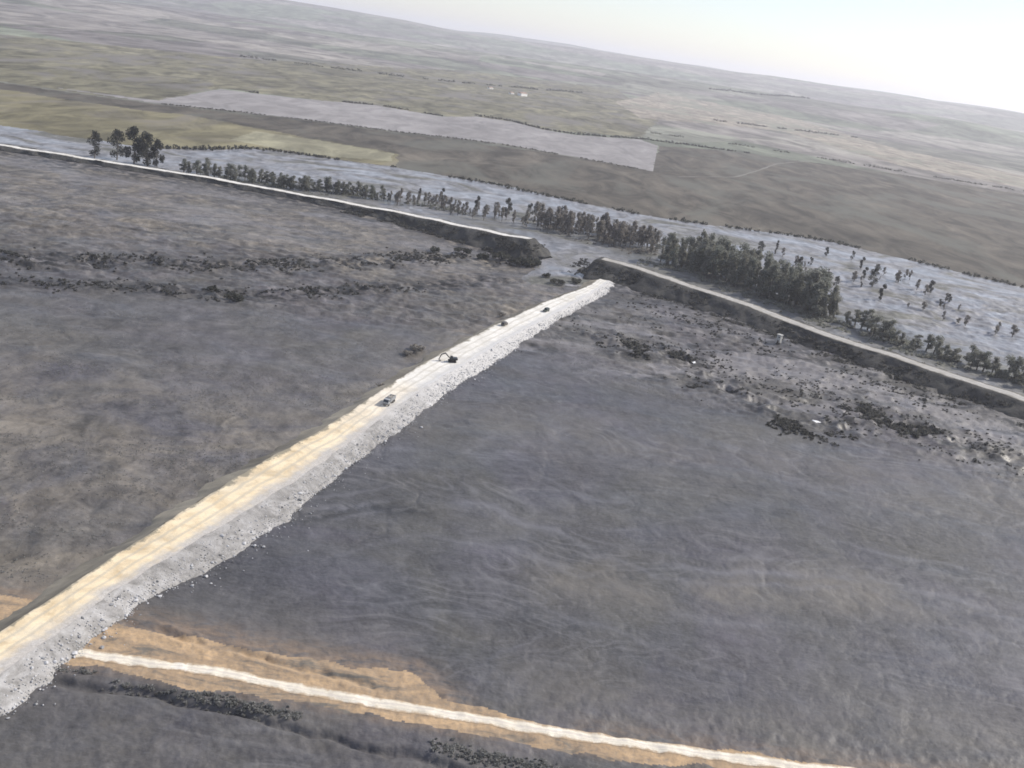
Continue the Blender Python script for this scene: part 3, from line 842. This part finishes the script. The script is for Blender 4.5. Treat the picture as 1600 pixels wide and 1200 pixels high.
# dense belt behind the right-hand levee
belt = [(96, 775), (118, 768), (140, 748), (165, 720), (190, 690), (208, 665)]
def along(P, t):
    P = np.array(P, float); d = np.concatenate([[0], np.cumsum(np.hypot(*np.diff(P, axis=0).T))])
    return np.interp(t * d[-1], d, P[:, 0]), np.interp(t * d[-1], d, P[:, 1])
rnd = random.Random(3)
n_belt = 135
for i in range(n_belt):
    t = (i + rnd.random()) / n_belt
    x, y = along(belt, t)
    dep = rnd.random() * (52 - 26 * t)
    x += dep * 0.55 + rnd.uniform(-3, 3); y += dep * 0.85 + rnd.uniform(-3, 3)
    plant_tree(rnd.choice(GREYS), x, y, rnd.uniform(12, 29), 20, 'grey-green tree in the dense belt just behind the right-hand levee', 'dense tree belt behind the right-hand levee', rnd.uniform(0.85, 1.3))
for i in range(60):
    t = (i + rnd.random()) / 60
    x, y = along([(214, 655), (236, 632), (270, 598), (330, 540), (400, 470)], t)
    dep = rnd.random() * 16
    plant_tree(rnd.choice(GREYS), x + dep * .6, y + dep * .8, rnd.uniform(8, 15), 20, 'low rounded olive tree at the right end of the levee belt', 'low trees at the right end of the levee belt', rnd.uniform(1.5, 2.1))
# bare mud-stained trees between the breach and the dense belt
for i in range(80):
    t = (i + rnd.random()) / 80
    x, y = along([(0, 892), (28, 890), (55, 880), (85, 865), (104, 850)], t)
    plant_tree(rnd.choice(BROWNS), x + rnd.uniform(-4, 4), y + rnd.uniform(-40, 14), rnd.uniform(11, 21), 15, 'thin brownish half-bare tree standing in silt behind the levee breach', 'half-bare trees behind the breach', rnd.uniform(0.8, 1.2))
# cluster behind the left-hand levee
for i in range(84):
    t = (i + rnd.random()) / 84
    x, y = along([(-318, 872), (-285, 873), (-253, 874), (-208, 876), (-163, 884), (-136, 884)], t)
    plant_tree(rnd.choice(GREYS), x + rnd.uniform(-3, 3), y + rnd.uniform(-6, 18) * (1 - .5 * t), rnd.uniform(7, 14), 20, 'small grey-green tree in the thicket behind the left-hand white track', 'thicket behind the left-hand levee', rnd.uniform(1.2, 1.8))
for i in range(52):
    t = (i + rnd.random()) / 52
    x, y = along([(-135, 892), (-100, 905), (-60, 880), (-25, 885), (5, 880)], t)
    plant_tree(rnd.choice(BROWNS), x + rnd.uniform(-4, 4), y + rnd.uniform(-26, 10), rnd.uniform(6, 14), 15, 'small brownish half-bare tree scattered between the left thicket and the breach', 'small trees between thicket and breach', rnd.uniform(0.8, 1.3))
lone = [(-152, 896, 9, 'first'), (-111.1, 920, 11, 'second'), (-91.8, 934, 12, 'third'), (-55.4, 900, 15, 'fourth'), (-27.6, 908, 16, 'fifth'), (-6.7, 915, 13, 'sixth')]
for x, y, h, w in lone:
    plant_tree(rnd.choice(DARKS), x, y, h, 16, f'dark lone tree on the pale silt behind the left levee, {w} from the left', 'lone trees on the pale silt', rnd.uniform(0.8, 1.1))
for (x, y, h), w in zip([(230, 939, 9), (247.5, 791, 10), (284.6, 815, 17), (300.8, 902, 11), (276.5, 766, 13), (279, 945, 9), (247.5, 878, 8), (305, 948, 9)],
                        ['farthest left of those beyond the dense belt', 'with a small round crown nearest the dense belt', 'tallest, near the right end of the river band', 'mid-sized, left behind the tallest one',
                         'nearest to the low olive trees', 'on the far bank right of the leftmost one', 'small, midway across the silt', 'rightmost on the far bank']):
    plant_tree(rnd.choice(DARKS), x, y, h, 16, f'dark tree on pale river silt, {w}', 'scattered dark trees in the river band', 0.95)
for i in range(48):
    t = (i + rnd.random()) / 48
    x, y = along([(205, 930), (240, 850), (262, 800), (290, 850), (325, 900), (345, 800), (300, 740), (370, 690)], t)
    plant_tree(rnd.choice(DARKS + BROWNS), x + rnd.uniform(-12, 12), y + rnd.uniform(-18, 18), rnd.uniform(4, 11), 16, 'small tree scattered over the silt beyond the low olive trees at right', 'small trees scattered on the right-hand silt', rnd.uniform(0.9, 1.6))
for (x, y, h), w in zip([(-352, 880, 30), (-345, 884, 24), (-366, 884, 33), (-384, 890, 28), (-400, 880, 25)],
                        ['second-rightmost', 'rightmost', 'tallest, in the middle', 'second-leftmost', 'leftmost']):
    plant_tree(DARKS[int(h) % 3], x, y, h, 16, f'tall black-green tree in the clump behind the left levee, {w}', 'tall dark clump at the left', 1.0)

def join_small():
    V, F, MI, n0 = [], [], [], 0
    zz = hgt(np.array([t[1] for t in SMALL], float), np.array([t[2] for t in SMALL], float))
    cache = {}
    for (proto, x, y, s_, wd, a), z in zip(SMALL, zz):
        ca, sa = math.cos(a), math.sin(a)
        for me in proto:
            if me.name not in cache:
                co = np.empty(len(me.vertices) * 3); me.vertices.foreach_get('co', co)
                mid = 0 if me.name.startswith('trunk') else (2 if 'twigs' in me.materials[0].name else 3 if 'dark' in me.materials[0].name else 1)
                cache[me.name] = (co.reshape(-1, 3), np.array([p.vertices[:] for p in me.polygons if len(p.vertices) == 4]), mid)
            co, fa, mid = cache[me.name]
            p = co * (s_ * wd, s_ * wd, s_)
            V.append(np.stack([p[:, 0] * ca - p[:, 1] * sa + x, p[:, 0] * sa + p[:, 1] * ca + y, p[:, 2] + z], 1))
            F.append(fa + n0); MI.append(np.full(len(fa), mid)); n0 += len(co)
    o = np_mesh('small_trees', np.concatenate(V), np.concatenate(F), M_bark)
    for m_ in (M_leaf, M_leafbrown, M_leafdark):
        o.data.materials.append(m_)
    o.data.polygons.foreach_set('material_index', np.concatenate(MI).astype(np.int32))
    stuff(o, 'smallest trees filling the gaps of the riverside belts', 'trees')
join_small()

# bushes along the far bank and hedgerows
def bush_proto(seed, leafmat, dens=1.0):
    r = random.Random(seed)
    cl, per = [], []
    for i in range(6):
        a, d = r.uniform(0, 6.28), r.uniform(0.2, 1.1)
        s = r.uniform(0.5, 0.85)
        cl.append(((math.cos(a) * d, math.sin(a) * d, 0.45 + r.uniform(0, .5)), (s, s, s * 0.75))); per.append(int(55 * dens))
    V, F = leaf_mesh(cl, per, 0.2, seed)
    V[:, 2] = np.maximum(V[:, 2], -0.05)
    cm = bpy.data.meshes.new('foliage'); cm.from_pydata(V.tolist(), [], F.tolist()); cm.materials.append(leafmat)
    bm = bmesh.new()
    for i in range(4):
        a = i * 1.57 + r.random()
        tube(bm, (0, 0, -0.1), (math.cos(a) * .6, math.sin(a) * .6, .8), .07, .03, 5)
    tm = bpy.data.meshes.new('stems'); bm.to_mesh(tm); bm.free(); tm.materials.append(M_bark)
    return tm, cm
BUSH_D = [bush_proto(300 + i, M_leafdark) for i in range(3)]
BUSH_M = [bush_proto(310 + i, M_leafbrown, 0.8) for i in range(3)]
def plant_bush(proto, x, y, s, label, group=None, flat=0.8):
    o = empty('bush', (x, y, gz(x, y)), random.uniform(0, 6.28))
    o.scale = (s, s, s * flat)
    tag(o, label, 'bush', group)
    for nm, me in zip(('stems', 'foliage'), proto):
        c = bpy.data.objects.new(nm, me); C.objects.link(c); c.parent = o
    return o
def hedgerow(P, label, seed, height, gaps=0.3, step=2.2):
    r = np.random.default_rng(seed); P = np.array(P, float)
    L = np.hypot(*np.diff(P, axis=0).T).sum()
    cl = []
    for t_ in np.arange(0, 1, step / L):
        x, y = along(P, t_)
        g_ = vnoise(np.array([t_ * L / 28]), np.array([seed * 3.1]), seed)[0]
        if g_ < gaps:
            continue
        hh = height * (0.35 + 0.9 * g_ * r.random())
        cl.append(((x + r.normal() * 1.6, y + r.normal() * 3.0, hh * 0.45), (step * 0.9, step * 0.9, hh * 0.55)))
    bx_, by_ = P[len(P) // 2]
    bz = gz(bx_, by_)
    o = empty('hedgerow', (bx_, by_, bz)); tag(o, label, 'hedge')
    zs = hgt(np.array([c[0][0] for c in cl]), np.array([c[0][1] for c in cl]))
    cl = [((c[0][0] - bx_, c[0][1] - by_, c[0][2] + z - bz), c[1]) for c, z in zip(cl, zs)]
    V, F = leaf_mesh(cl, [16] * len(cl), 0.16 * height + 0.25, seed)
    np_mesh('foliage', V, F, M_leafdark, o)
    bm = bmesh.new()
    for c, rad in cl[::2]:
        tube(bm, (c[0], c[1], c[2] - rad[2] * 1.1 - 0.4), c, 0.16, 0.06, 4)
    me = bpy.data.meshes.new('stems'); bm.to_mesh(me); bm.free(); link_mesh('stems', me, M_bark, o)
hedgerow([(-400, 985), (-357, 1020), (-320, 1092), (-249, 1104), (-163, 1109)], 'dark line of bushes on the far river bank below the ochre field', 501, 4.5, 0.3)
hedgerow([(-120, 1106), (-61, 1098), (38, 1055), (106, 1032)], 'dark line of bushes on the far river bank, middle stretch', 502, 4.0, 0.42)
hedgerow([(130, 1032), (173, 1032), (244, 1046), (311, 1042), (358, 1010), (470, 928)], 'dark line of bushes on the far river bank at the right', 503, 4.0, 0.45)
hedgerow([(-540, 1800), (-478.7, 1820), (-400, 1880), (-326.4, 1940), (-205, 1910)], 'thin hedge along the upper left edge of the pale grey field', 504, 5, 0.35, 3)
hedgerow([(-150, 2040), (-78, 2040), (-12, 1955), (50, 1950), (186.7, 2080), (420, 2130)], 'thin hedge along the upper right edge of the pale grey field', 505, 6, 0.25, 3)
hedgerow([(-551, 1388), (-467, 1434), (-354, 1472), (-245, 1490), (-76, 1546), (45, 1518), (140, 1480)], 'thin dark hedge along the lower edge of the pale grey field', 506, 3, 0.35, 2.6)
hedgerow([(820, 5600), (1000, 5790), (1200, 5900), (1497, 6150)], 'hazy tree line on the distant farmland at the upper right', 507, 16, 0.2, 9)
hedgerow([(520, 3300), (800, 3500), (1100, 3650)], 'faint hedge beyond the tan field', 508, 9, 0.35, 6)
hedgerow([(-900, 2900), (-500, 3100), (-150, 3500), (100, 3900)], 'faint hedge on the green fields left of the white farmhouse', 509, 9, 0.4, 6)
hedgerow([(230, 2300), (500, 2330), (800, 2260), (1200, 2180)], 'faint hedge along the upper edge of the brown field', 510, 6, 0.4, 5)

# individual dark bushes and flood wrack on the mud
for x, y, s, lab in [(-49.2, 463, 3.6, 'round olive bush left of the causeway, above the excavator'), (-52.5, 455, 2.4, 'smaller olive bush touching the round one left of the causeway'),
                     (-153.3, 502.5, 3.6, 'darkest bush on the grey mud of the left field'), (-168, 515, 2.4, 'dark bush just left of the darkest one in the left field'),
                     (20.1, 653.7, 3.4, 'dark bush left of the mud flow below the breach'), (33, 668, 3.2, 'dark bush right below the breach, beside the causeway end'),
                     (12.5, 672, 2.6, 'low dark bush at the foot of the left levee end'),
                     (-56, 404, 2.0, 'olive bush on the left verge beside the truck'), (-12, 548, 2.2, 'reddish-brown bush on the causeway verge above the third vehicle')]:
    plant_bush(rnd.choice(BUSH_M if 'brown' in lab or 'olive' in lab or 'round' in lab else BUSH_D), x, y, s, lab)

TUSS = 1
def scrub(name, pts, mat, label, seed, leaf=0.5, hgt_=1.0, per=26):
    r = np.random.default_rng(seed)
    cl = []
    for x, y, s, z in pts:
        cl.append(((x, y, z + s * 0.35), (s * 1.1, s * 0.9, s * 0.5 * hgt_)))
    V, F = leaf_mesh(cl, [per] * len(cl), leaf, seed)
    return stuff(np_mesh(name, V, F, mat), label, 'scrub')

def scatter(P, spread, n, smin, smax, seed):
    r = np.random.default_rng(seed)
    m_ = n * 5
    P = np.array(P, float); d = np.concatenate([[0], np.cumsum(np.hypot(*np.diff(P, axis=0).T))])
    t_ = r.random(m_) * d[-1]
    x = np.interp(t_, d, P[:, 0]) + r.normal(size=m_) * spread
    y = np.interp(t_, d, P[:, 1]) + r.normal(size=m_) * spread
    k = np.nonzero(vnoise(x / 13, y / 8, seed) > 0.5)[0][:n]
    x, y = x[k], y[k]
    return list(zip(x, y, r.uniform(smin, smax, len(x)) * (0.4 + r.random(len(x))), hgt(x, y)))
scrub('flood_wrack', scatter([(-420, 468), (-330, 500), (-211, 556), (-166, 582), (-112, 634), (-63, 688), (-30, 702)], 10, 900, 0.4, 1.5, 401), M_scrub, 'dark flood wrack and scrub across the left field', 1, 0.45)
scrub('flood_wrack', scatter([(-300, 462), (-192, 502), (-153, 508), (-125, 535), (-70, 590)], 7, 420, 0.35, 1.2, 402), M_scrub, 'thin dark wrack line on the near side of the left field scrub', 2, 0.4)
scrub('flood_wrack', scatter([(55, 522), (83, 521), (93, 512)], 7, 240, 0.4, 1.4, 403), M_scrub, 'dark tangle of wrack left of the pale pool', 3, 0.45)
scrub('flood_wrack', scatter([(95, 470), (121, 448), (133, 433), (155, 438)], 7, 260, 0.35, 1.2, 404), M_scrub, 'dark wrack on the rim of the smooth right mud flat', 4, 0.4)
scrub('flood_wrack', scatter([(166, 486), (179, 478), (186, 462), (215, 440)], 6, 260, 0.5, 1.8, 405), M_scrub, 'big dark wrack heap at the right end below the pool', 5, 0.5)
scrub('flood_wrack', scatter([(45, 560), (80, 545), (110, 520), (140, 490), (175, 470), (230, 440), (290, 410)], 17, 800, 0.2, 0.8, 406), M_scrub, 'fine dark wrack strewn over the rough ground round the pale pool', 15, 0.3)
scrub('flood_wrack', scatter([(70, 640), (110, 610), (140, 575), (180, 545), (230, 500)], 12, 420, 0.3, 1.0, 407), M_scrub, 'dark wrack strewn between the right levee brush and the pale pool', 16, 0.35)
# brush on the levee faces
def face_pts(L, off0, off1, n, seed, s0, s1, side=-1):
    Q = resample(L, 2.0); T, N = frames(Q); r = np.random.default_rng(seed); out = []
    while len(out) < n:
        i = r.integers(0, len(Q)); f = r.random()
        d = side * (off0 + (off1 - off0) * f)
        x, y = Q[i, 0] + N[i, 0] * d, Q[i, 1] + N[i, 1] * d
        if vnoise(np.array([x / 9]), np.array([y / 9]), seed)[0] < 0.38:
            continue
        hh = Q[i, 2]; z = max(0.0, hh - max(0, abs(d) - 6) / 1.75)
        out.append((x, y, r.uniform(s0, s1), z))
    return out
scrub('bank_brush', face_pts(LEV_L[6:], 8, 25, 420, 411, 0.8, 2.2), M_scrub, 'dark brush on the face and foot of the left-hand levee', 6, 0.5)
scrub('bank_brush', face_pts(LEV_R[:10], 9, 28, 900, 412, 0.7, 2.0), M_scrub, 'dark brush on the face and foot of the right-hand levee', 7, 0.5)
scrub('bank_brush', face_pts(LEV_R[3:10], 9, 20, 420, 413, 0.8, 2.0, 1), M_leafbrown, 'olive brush on the river side of the right-hand levee', 8, 0.5)
scrub('understory', scatter([(92, 780), (118, 768), (140, 748), (165, 720), (190, 690), (210, 664), (236, 636), (330, 545)], 9, 700, 1.0, 3.0, 421), M_leaf, 'grey-green undergrowth beneath the dense tree belt', 21, 0.55)
scrub('understory', scatter([(0, 885), (28, 875), (55, 862), (85, 845), (104, 825)], 14, 420, 0.8, 2.4, 422), M_leafbrown, 'brownish undergrowth beneath the half-bare trees', 22, 0.55)
scrub('understory', scatter([(-290, 878), (-253, 878), (-208, 880), (-163, 886), (-136, 886), (-60, 890)], 7, 300, 0.8, 2.4, 423), M_leaf, 'undergrowth of the thicket behind the left-hand white track', 23, 0.5)
for i_, (x, y, sz_) in enumerate([(-70, 700, 3.5), (-50, 706, 4.2), (-36, 702, 4.6), (-22, 704, 5.0), (-10, 700, 5.2), (0, 697, 5.4), (4, 704, 5)]):
    plant_bush(BUSH_D[i_ % 3], x, y, sz_, f'dark bush in the row at the foot of the left levee end, {["leftmost", "second from left", "third from left", "middle", "third from right", "second from right", "rightmost"][i_]}' if i_ != 3 else 'dark bush in the middle of the row at the foot of the left levee end', 'bushes at the foot of the left levee end', 0.8)
scrub('ditch_brush', scatter([(-150, 187), (-73, 187), (-58, 186.3), (-40, 184.5), (0, 181), (60, 175)], 1.3, 700, 0.25, 0.8, 414), M_scrubgrey, 'grey brush along the ditch below the sandy strip', 9, 0.22, 1.2, 30)

def tussocks(name, n, box_, seed, mat, label, cond):
    r = np.random.default_rng(seed)
    x = r.uniform(box_[0], box_[1], n); y = r.uniform(box_[2], box_[3], n)
    d = fbm(x / 30, y / 14, 4, seed) + 0.25 * r.normal(size=n)
    k = cond(x, y) & (d > 0.12)
    x, y = x[k], y[k]
    z = hgt(x, y)
    s_ = r.uniform(0.15, 0.6, len(x))
    cl = [((a, b, c + 0.3 * e), (e, e, e * 0.3)) for a, b, c, e in zip(x, y, z, s_)]
    V, F = leaf_mesh(cl, [6] * len(cl), 0.16, seed)
    stuff(np_mesh(name, V, F, mat), label, 'scrub')
xcw = lambda y: np.interp(y, [p[1] for p in CW_A], [p[0] for p in CW_A])
xcc = lambda y: np.interp(y, [p[1] for p in CW_C], [p[0] for p in CW_C])
levy = lambda x: np.interp(x, [p[0] for p in LEV_L] + [p[0] for p in LEV_R], [p[1] for p in LEV_L] + [p[1] for p in LEV_R])
tussocks('low_tussocks', 34000, (-420, 40, 380, 830), 601, M_scrubgrey, 'low mud-caked tussocks across the left field', lambda x, y: (x < xcw(y) - 8) & (y < levy(x) - 22))
tussocks('low_tussocks', 22000, (-260, -40, 220, 400), 602, M_scrubgrey, 'low olive tussocks on the near left field beside the causeway', lambda x, y: (x < xcw(y) - 8))
tussocks('low_tussocks', 16000, (10, 300, 400, 700), 603, M_scrubgrey, 'low mud-caked tussocks on the rough ground below the right levee', lambda x, y: (x > xcc(y) + 3) & (y < levy(x) - 24) & (y + 0.35 * (x - 100) > 440))

# ------------------------------------------------------------------ vehicles on the causeway
P_grey = mat_plain('worn_grey_paint', (0.32, 0.33, 0.34), 0.45)
P_cab = mat_plain('dusty_white_paint', (0.5, 0.5, 0.48), 0.4)
P_black = mat_plain('dark_paint', (0.03, 0.032, 0.034), 0.35, 0.2)
P_green = mat_plain('dark_green_paint', (0.03, 0.045, 0.032), 0.35, 0.2)
P_brown = mat_plain('dark_brown_paint', (0.06, 0.045, 0.035), 0.35, 0.2)
P_tyre = mat_plain('tyre_rubber', (0.02, 0.02, 0.02), 0.85)
P_glass = mat_plain('window_glass', (0.02, 0.025, 0.03), 0.08, 0.0, spec=0.6)
P_steel = mat_plain('steel', (0.2, 0.19, 0.18), 0.5, 0.4, 3.0)
P_lamp = mat_plain('lamp_glass', (0.7, 0.7, 0.66), 0.15)
P_load = mat_plain('load_of_fill', (0.4, 0.38, 0.34), 0.95, 0.5, 3.0)

def wheel(root, x, y, r, w):
    o = MB().cyl((x, y, r), r, w, 'Y', 16).build('wheel', P_tyre, root)
    sgn = 1 if y > 0 else -1
    MB().cyl((x, y + sgn * (w / 2 + 0.01), r), r * 0.55, 0.06, 'Y', 12).build('rim', P_steel, o)

def tipper(x, y, z, rz):
    r = empty('tipper_truck', (x, y, z), rz)
    tag(r, 'grey tipper truck on the causeway, the vehicle nearest the viewer', 'truck')
    MB().box((-0.4, 0, 0.85), (7.2, 0.9, 0.3), bevel=0.03).build('chassis', P_steel, r)
    MB().prism([(3.55, 0.75), (3.62, 1.7), (3.2, 2.75), (1.75, 2.8), (1.75, 0.75)], -1.2, 1.2).build('cab', P_grey, r)
    MB().prism([(3.64, 1.75), (3.66, 1.75), (3.27, 2.62), (3.25, 2.62)], -1.05, 1.05).build('windscreen', P_glass, r)
    for s in (-1, 1):
        MB().box((2.6, s * 1.21, 2.15), (1.0, 0.03, 0.75)).build('side_window', P_glass, r)
        MB().box((3.6, s * 0.9, 1.1), (0.1, 0.3, 0.2), bevel=0.02).build('headlight', P_lamp, r)
    MB().box((3.62, 0, 0.75), (0.18, 2.3, 0.35), bevel=0.05).build('bumper', P_steel, r)
    b = MB()
    b.box((-1.4, 0, 1.3), (5.4, 2.4, 0.16)); b.box((-1.4, 1.22, 2.0), (5.4, 0.1, 1.4)); b.box((-1.4, -1.22, 2.0), (5.4, 0.1, 1.4))
    b.box((1.3, 0, 2.15), (0.12, 2.34, 1.7)); b.box((-4.1, 0, 1.95), (0.12, 2.34, 1.3))
    for k in range(5):
        b.box((-3.6 + k * 1.1, 1.3, 2.0), (0.12, 0.08, 1.4)); b.box((-3.6 + k * 1.1, -1.3, 2.0), (0.12, 0.08, 1.4))
    b.build('tipper_bed', P_grey, r)
    P_, F_ = rock_soup(np.stack([RNG.uniform(-3.7, 0.9, 90), RNG.uniform(-1.0, 1.0, 90), RNG.uniform(1.9, 2.4, 90)], 1), RNG.uniform(.25, .5, 90), 77)
    np_mesh('load', P_, F_, P_load, r)
    for xx in (2.6, -1.9, -3.2):
        for s in (-1, 1):
            wheel(r, xx, s * 1.05, 0.52, 0.36)
    return r

def excavator(x, y, z, rz):
    r = empty('excavator', (x, y, z), rz)
    tag(r, 'dark excavator on the causeway reaching its arm over the left verge', 'excavator')
    for s in (-1, 1):
        MB().prism([(-2.0, 0.35), (-1.6, 0.0), (1.6, 0.0), (2.0, 0.35), (1.9, 0.75), (1.5, 0.95), (-1.5, 0.95), (-1.9, 0.75)], s * 1.1 - 0.3, s * 1.1 + 0.3).build('crawler_track', P_tyre, r)
    MB().cyl((0, 0, 1.05), 0.8, 0.3, 'Z', 18).build('turntable', P_steel, r)
    MB().box((-0.6, 0, 1.75), (3.2, 2.5, 1.1), bevel=0.12).build('engine_housing', P_black, r)
    MB().box((-2.15, 0, 1.7), (0.7, 2.4, 1.0), bevel=0.18).build('counterweight', P_black, r)
    cb = MB().box((0.55, 0.75, 2.35), (1.5, 1.0, 1.7), bevel=0.1, taper=(0.85, 0.9)).build('cab', P_black, r)
    MB().box((1.2, 0.75, 2.55), (0.1, 0.8, 1.0)).build('window', P_glass, cb)
    MB().box((0.55, 1.25, 2.55), (1.0, 0.05, 0.9)).build('window', P_glass, cb)
    MB().prism([(0.8, 1.6), (1.3, 1.5), (3.6, 3.7), (5.2, 3.0), (5.4, 3.4), (3.5, 4.3)], -0.45, 0.0).build('boom', P_black, r)
    MB().prism([(5.0, 3.5), (5.5, 3.45), (6.4, 0.9), (6.1, 0.8)], -0.4, -0.05).build('stick', P_black, r)
    MB().prism([(6.4, 1.1), (6.5, 0.5), (6.1, -0.1), (5.4, -0.05), (5.3, 0.35), (5.9, 0.4)], -0.7, 0.25).build('bucket', P_steel, r)
    return r

def offroad(x, y, z, rz, paint, label, length=4.6):
    r = empty('off_road_car', (x, y, z), rz, length / 4.6)
    tag(r, label, 'car')
    MB().prism([(-2.3, 0.5), (-2.3, 1.12), (2.1, 1.1), (2.3, 0.95), (2.3, 0.45)], -0.9, 0.9).build('body', paint, r)
    MB().prism([(-2.22, 1.12), (-2.1, 1.85), (0.45, 1.88), (1.05, 1.12)], -0.82, 0.82).build('roof_and_pillars', paint, r)
    MB().prism([(1.07, 1.16), (1.10, 1.16), (0.54, 1.82), (0.51, 1.82)], -0.74, 0.74).build('windscreen', P_glass, r)
    MB().box((-2.19, 0, 1.5), (0.05, 1.4, 0.45), rot=Matrix.Rotation(0.16, 3, 'Y')).build('rear_window', P_glass, r)
    for s in (-1, 1):
        MB().prism([(-1.95, 1.2), (-1.9, 1.72), (-0.75, 1.74), (-0.75, 1.2)], s * 0.83 - 0.012, s * 0.83 + 0.012).build('side_window', P_glass, r)
        MB().prism([(-0.65, 1.2), (-0.65, 1.74), (0.38, 1.76), (0.82, 1.2)], s * 0.83 - 0.012, s * 0.83 + 0.012).build('side_window', P_glass, r)
        MB().box((2.3, s * 0.65, 0.85), (0.05, 0.3, 0.16)).build('headlight', P_lamp, r)
    MB().box((2.33, 0, 0.55), (0.14, 1.7, 0.2), bevel=0.03).build('bumper', P_steel, r)
    MB().box((-2.33, 0, 0.6), (0.14, 1.7, 0.2), bevel=0.03).build('bumper', P_steel, r)
    MB().cyl((-2.42, 0, 1.05), 0.36, 0.2, 'X', 16).build('spare_wheel', P_tyre, r)
    for xx in (1.45, -1.4):
        for s in (-1, 1):
            wheel(r, xx, s * 0.82, 0.38, 0.24)
    return r

def cw_dir(y):
    return math.atan2(8.0, float(np.interp(y + 4, ys, xa) - np.interp(y - 4, ys, xa)))
zr = lambda y: float(np.interp(y, ys, ztop)) + 0.06
tipper(-49.0, 378, zr(378), cw_dir(378) + math.pi)
excavator(-29.8, 444.5, zr(444), math.radians(190))
offroad(-9.0, 522, zr(522), cw_dir(522), P_brown, 'dark brown off-road car on the left edge of the causeway', 5.2)
offroad(13.5, 565, zr(565), cw_dir(565) + math.pi, P_green, 'dark green off-road car on the causeway, farthest from the viewer', 5.2)

# ------------------------------------------------------------------ buildings and small things
P_white = mat_plain('whitewash', (0.8, 0.79, 0.76), 0.85, 0.15, 0.5)
P_tile = mat_plain('roof_tiles', (0.3, 0.19, 0.14), 0.85, 0.4, 1.0)
P_door = mat_plain('door_wood', (0.1, 0.07, 0.05), 0.7)
P_conc = mat_plain('pale_concrete', (0.4, 0.4, 0.38), 0.85, 0.35, 0.8)

def house(x, y, rz, L, W, hw, hr, label, name='farmhouse', nwin=5):
    r = empty(name, (x, y, gz(x, y) - 0.3), rz)
    tag(r, label, 'house')
    w = MB(); w.box((0, 0, hw / 2), (L, W, hw))
    w.build('wall', P_white, r)
    ov = 0.5
    rf = MB().prism([(-W / 2 - ov, hw + 0.02), (0, hw + hr), (W / 2 + ov, hw + 0.02)], -L / 2 - ov, L / 2 + ov).build('roof', P_tile, r)
    rf.rotation_euler = (0, 0, math.pi / 2)
    MB().box((L * 0.2, 0.8, hw + hr + 0.3), (0.9, 0.9, 2.0)).build('chimney', P_white, r)
    for i in range(nwin):
        xx = -L / 2 + L * (i + 0.5) / nwin
        if i == nwin // 2:
            MB().box((xx, -W / 2 - 0.03, 1.3), (1.6, 0.1, 2.6)).build('door', P_door, r)
        else:
            MB().box((xx, -W / 2 - 0.03, hw * 0.55), (1.3, 0.1, 1.5)).build('window', P_glass, r)
    return r
house(-98, 3080, 0.95, 30, 14, 8, 3.2, 'bright white farmhouse with tiled roof alone on the green distant fields')
house(-132, 3095, 0.95, 15, 9, 4.5, 2, 'low white outbuilding left beside the bright farmhouse', 'outbuilding', 3)
house(-205, 3215, 0.95, 18, 9, 4.5, 2, 'small pale shed farther left of the white farmhouse', 'shed', 3)

# sluice tower at the foot of the right levee
r = empty('sluice_tower', (157, 583, gz(157, 583)), math.radians(-42))
tag(r, 'pale concrete sluice tower at the foot of the right-hand levee', 'tower')
MB().box((0, 0, 2.6), (2.6, 2.4, 5.6), bevel=0.08).build('shaft', P_conc, r)
MB().box((0, 0, 5.55), (3.2, 3.0, 0.35), bevel=0.04).build('roof_slab', P_conc, r)
MB().box((0, -1.23, 1.2), (1.0, 0.08, 2.0)).build('door', P_door, r)
MB().box((0.3, -1.23, 4.2), (0.8, 0.08, 0.7)).build('window', P_glass, r)

def sheet(x, y, L, W, rz, label):
    n, m = 18, 10
    X, Y = np.meshgrid(np.linspace(-L / 2, L / 2, n), np.linspace(-W / 2, W / 2, m))
    rim = 1 + 0.25 * fbm(X / 1.5 + x, Y / 1.5, 2, 12)
    Z = 0.35 + 0.5 * fbm(X / 1.3 + x, Y / 1.3 + y, 3, 14)
    V = np.stack([X * rim, Y * rim, Z], -1).reshape(-1, 3)
    Vb = V.copy(); Vb[:, 2] -= 0.06
    i = (np.arange(m - 1)[:, None] * n + np.arange(n - 1)[None, :]).ravel()
    F = np.stack([i, i + 1, i + n + 1, i + n], 1)
    o = np_mesh('crumpled_sheet', np.concatenate([V, Vb]), np.concatenate([F, F[:, ::-1] + n * m]), P_sheet, smooth=True)
    o.location = (x, y, gz(x, y)); o.rotation_euler = (0, 0, rz)
    tag(o, label, 'debris')
P_sheet = mat_plain('white_plastic', (0.85, 0.85, 0.85), 0.4, 0.1, 1.0)
sheet(147.2, 444.5, 5.0, 3.4, 0.2, 'bright white crumpled patch of debris on the rim of the smooth mud flat')
sheet(96.7, 514, 4.0, 2.8, 0.5, 'small white crumpled patch of debris beside the dark tangle by the pale pool')

# ------------------------------------------------------------------ haze
hm = bpy.data.materials.new('haze_air')
hm.use_nodes = True
nt = hm.node_tree
nt.nodes.remove(nt.nodes['Principled BSDF'])
pv = nt.nodes.new('ShaderNodeVolumePrincipled')
pv.inputs['Color'].default_value = (0.9, 0.91, 1.0, 1)
pv.inputs['Density'].default_value = 7.0e-5
pv.inputs['Anisotropy'].default_value = 0.35
nt.links.new(pv.outputs[0], nt.nodes['Material Output'].inputs['Volume'])
hb = MB().box((0, 0, 180), (60000, 60000, 400)).build('haze', hm)
hb['kind'] = 'stuff'
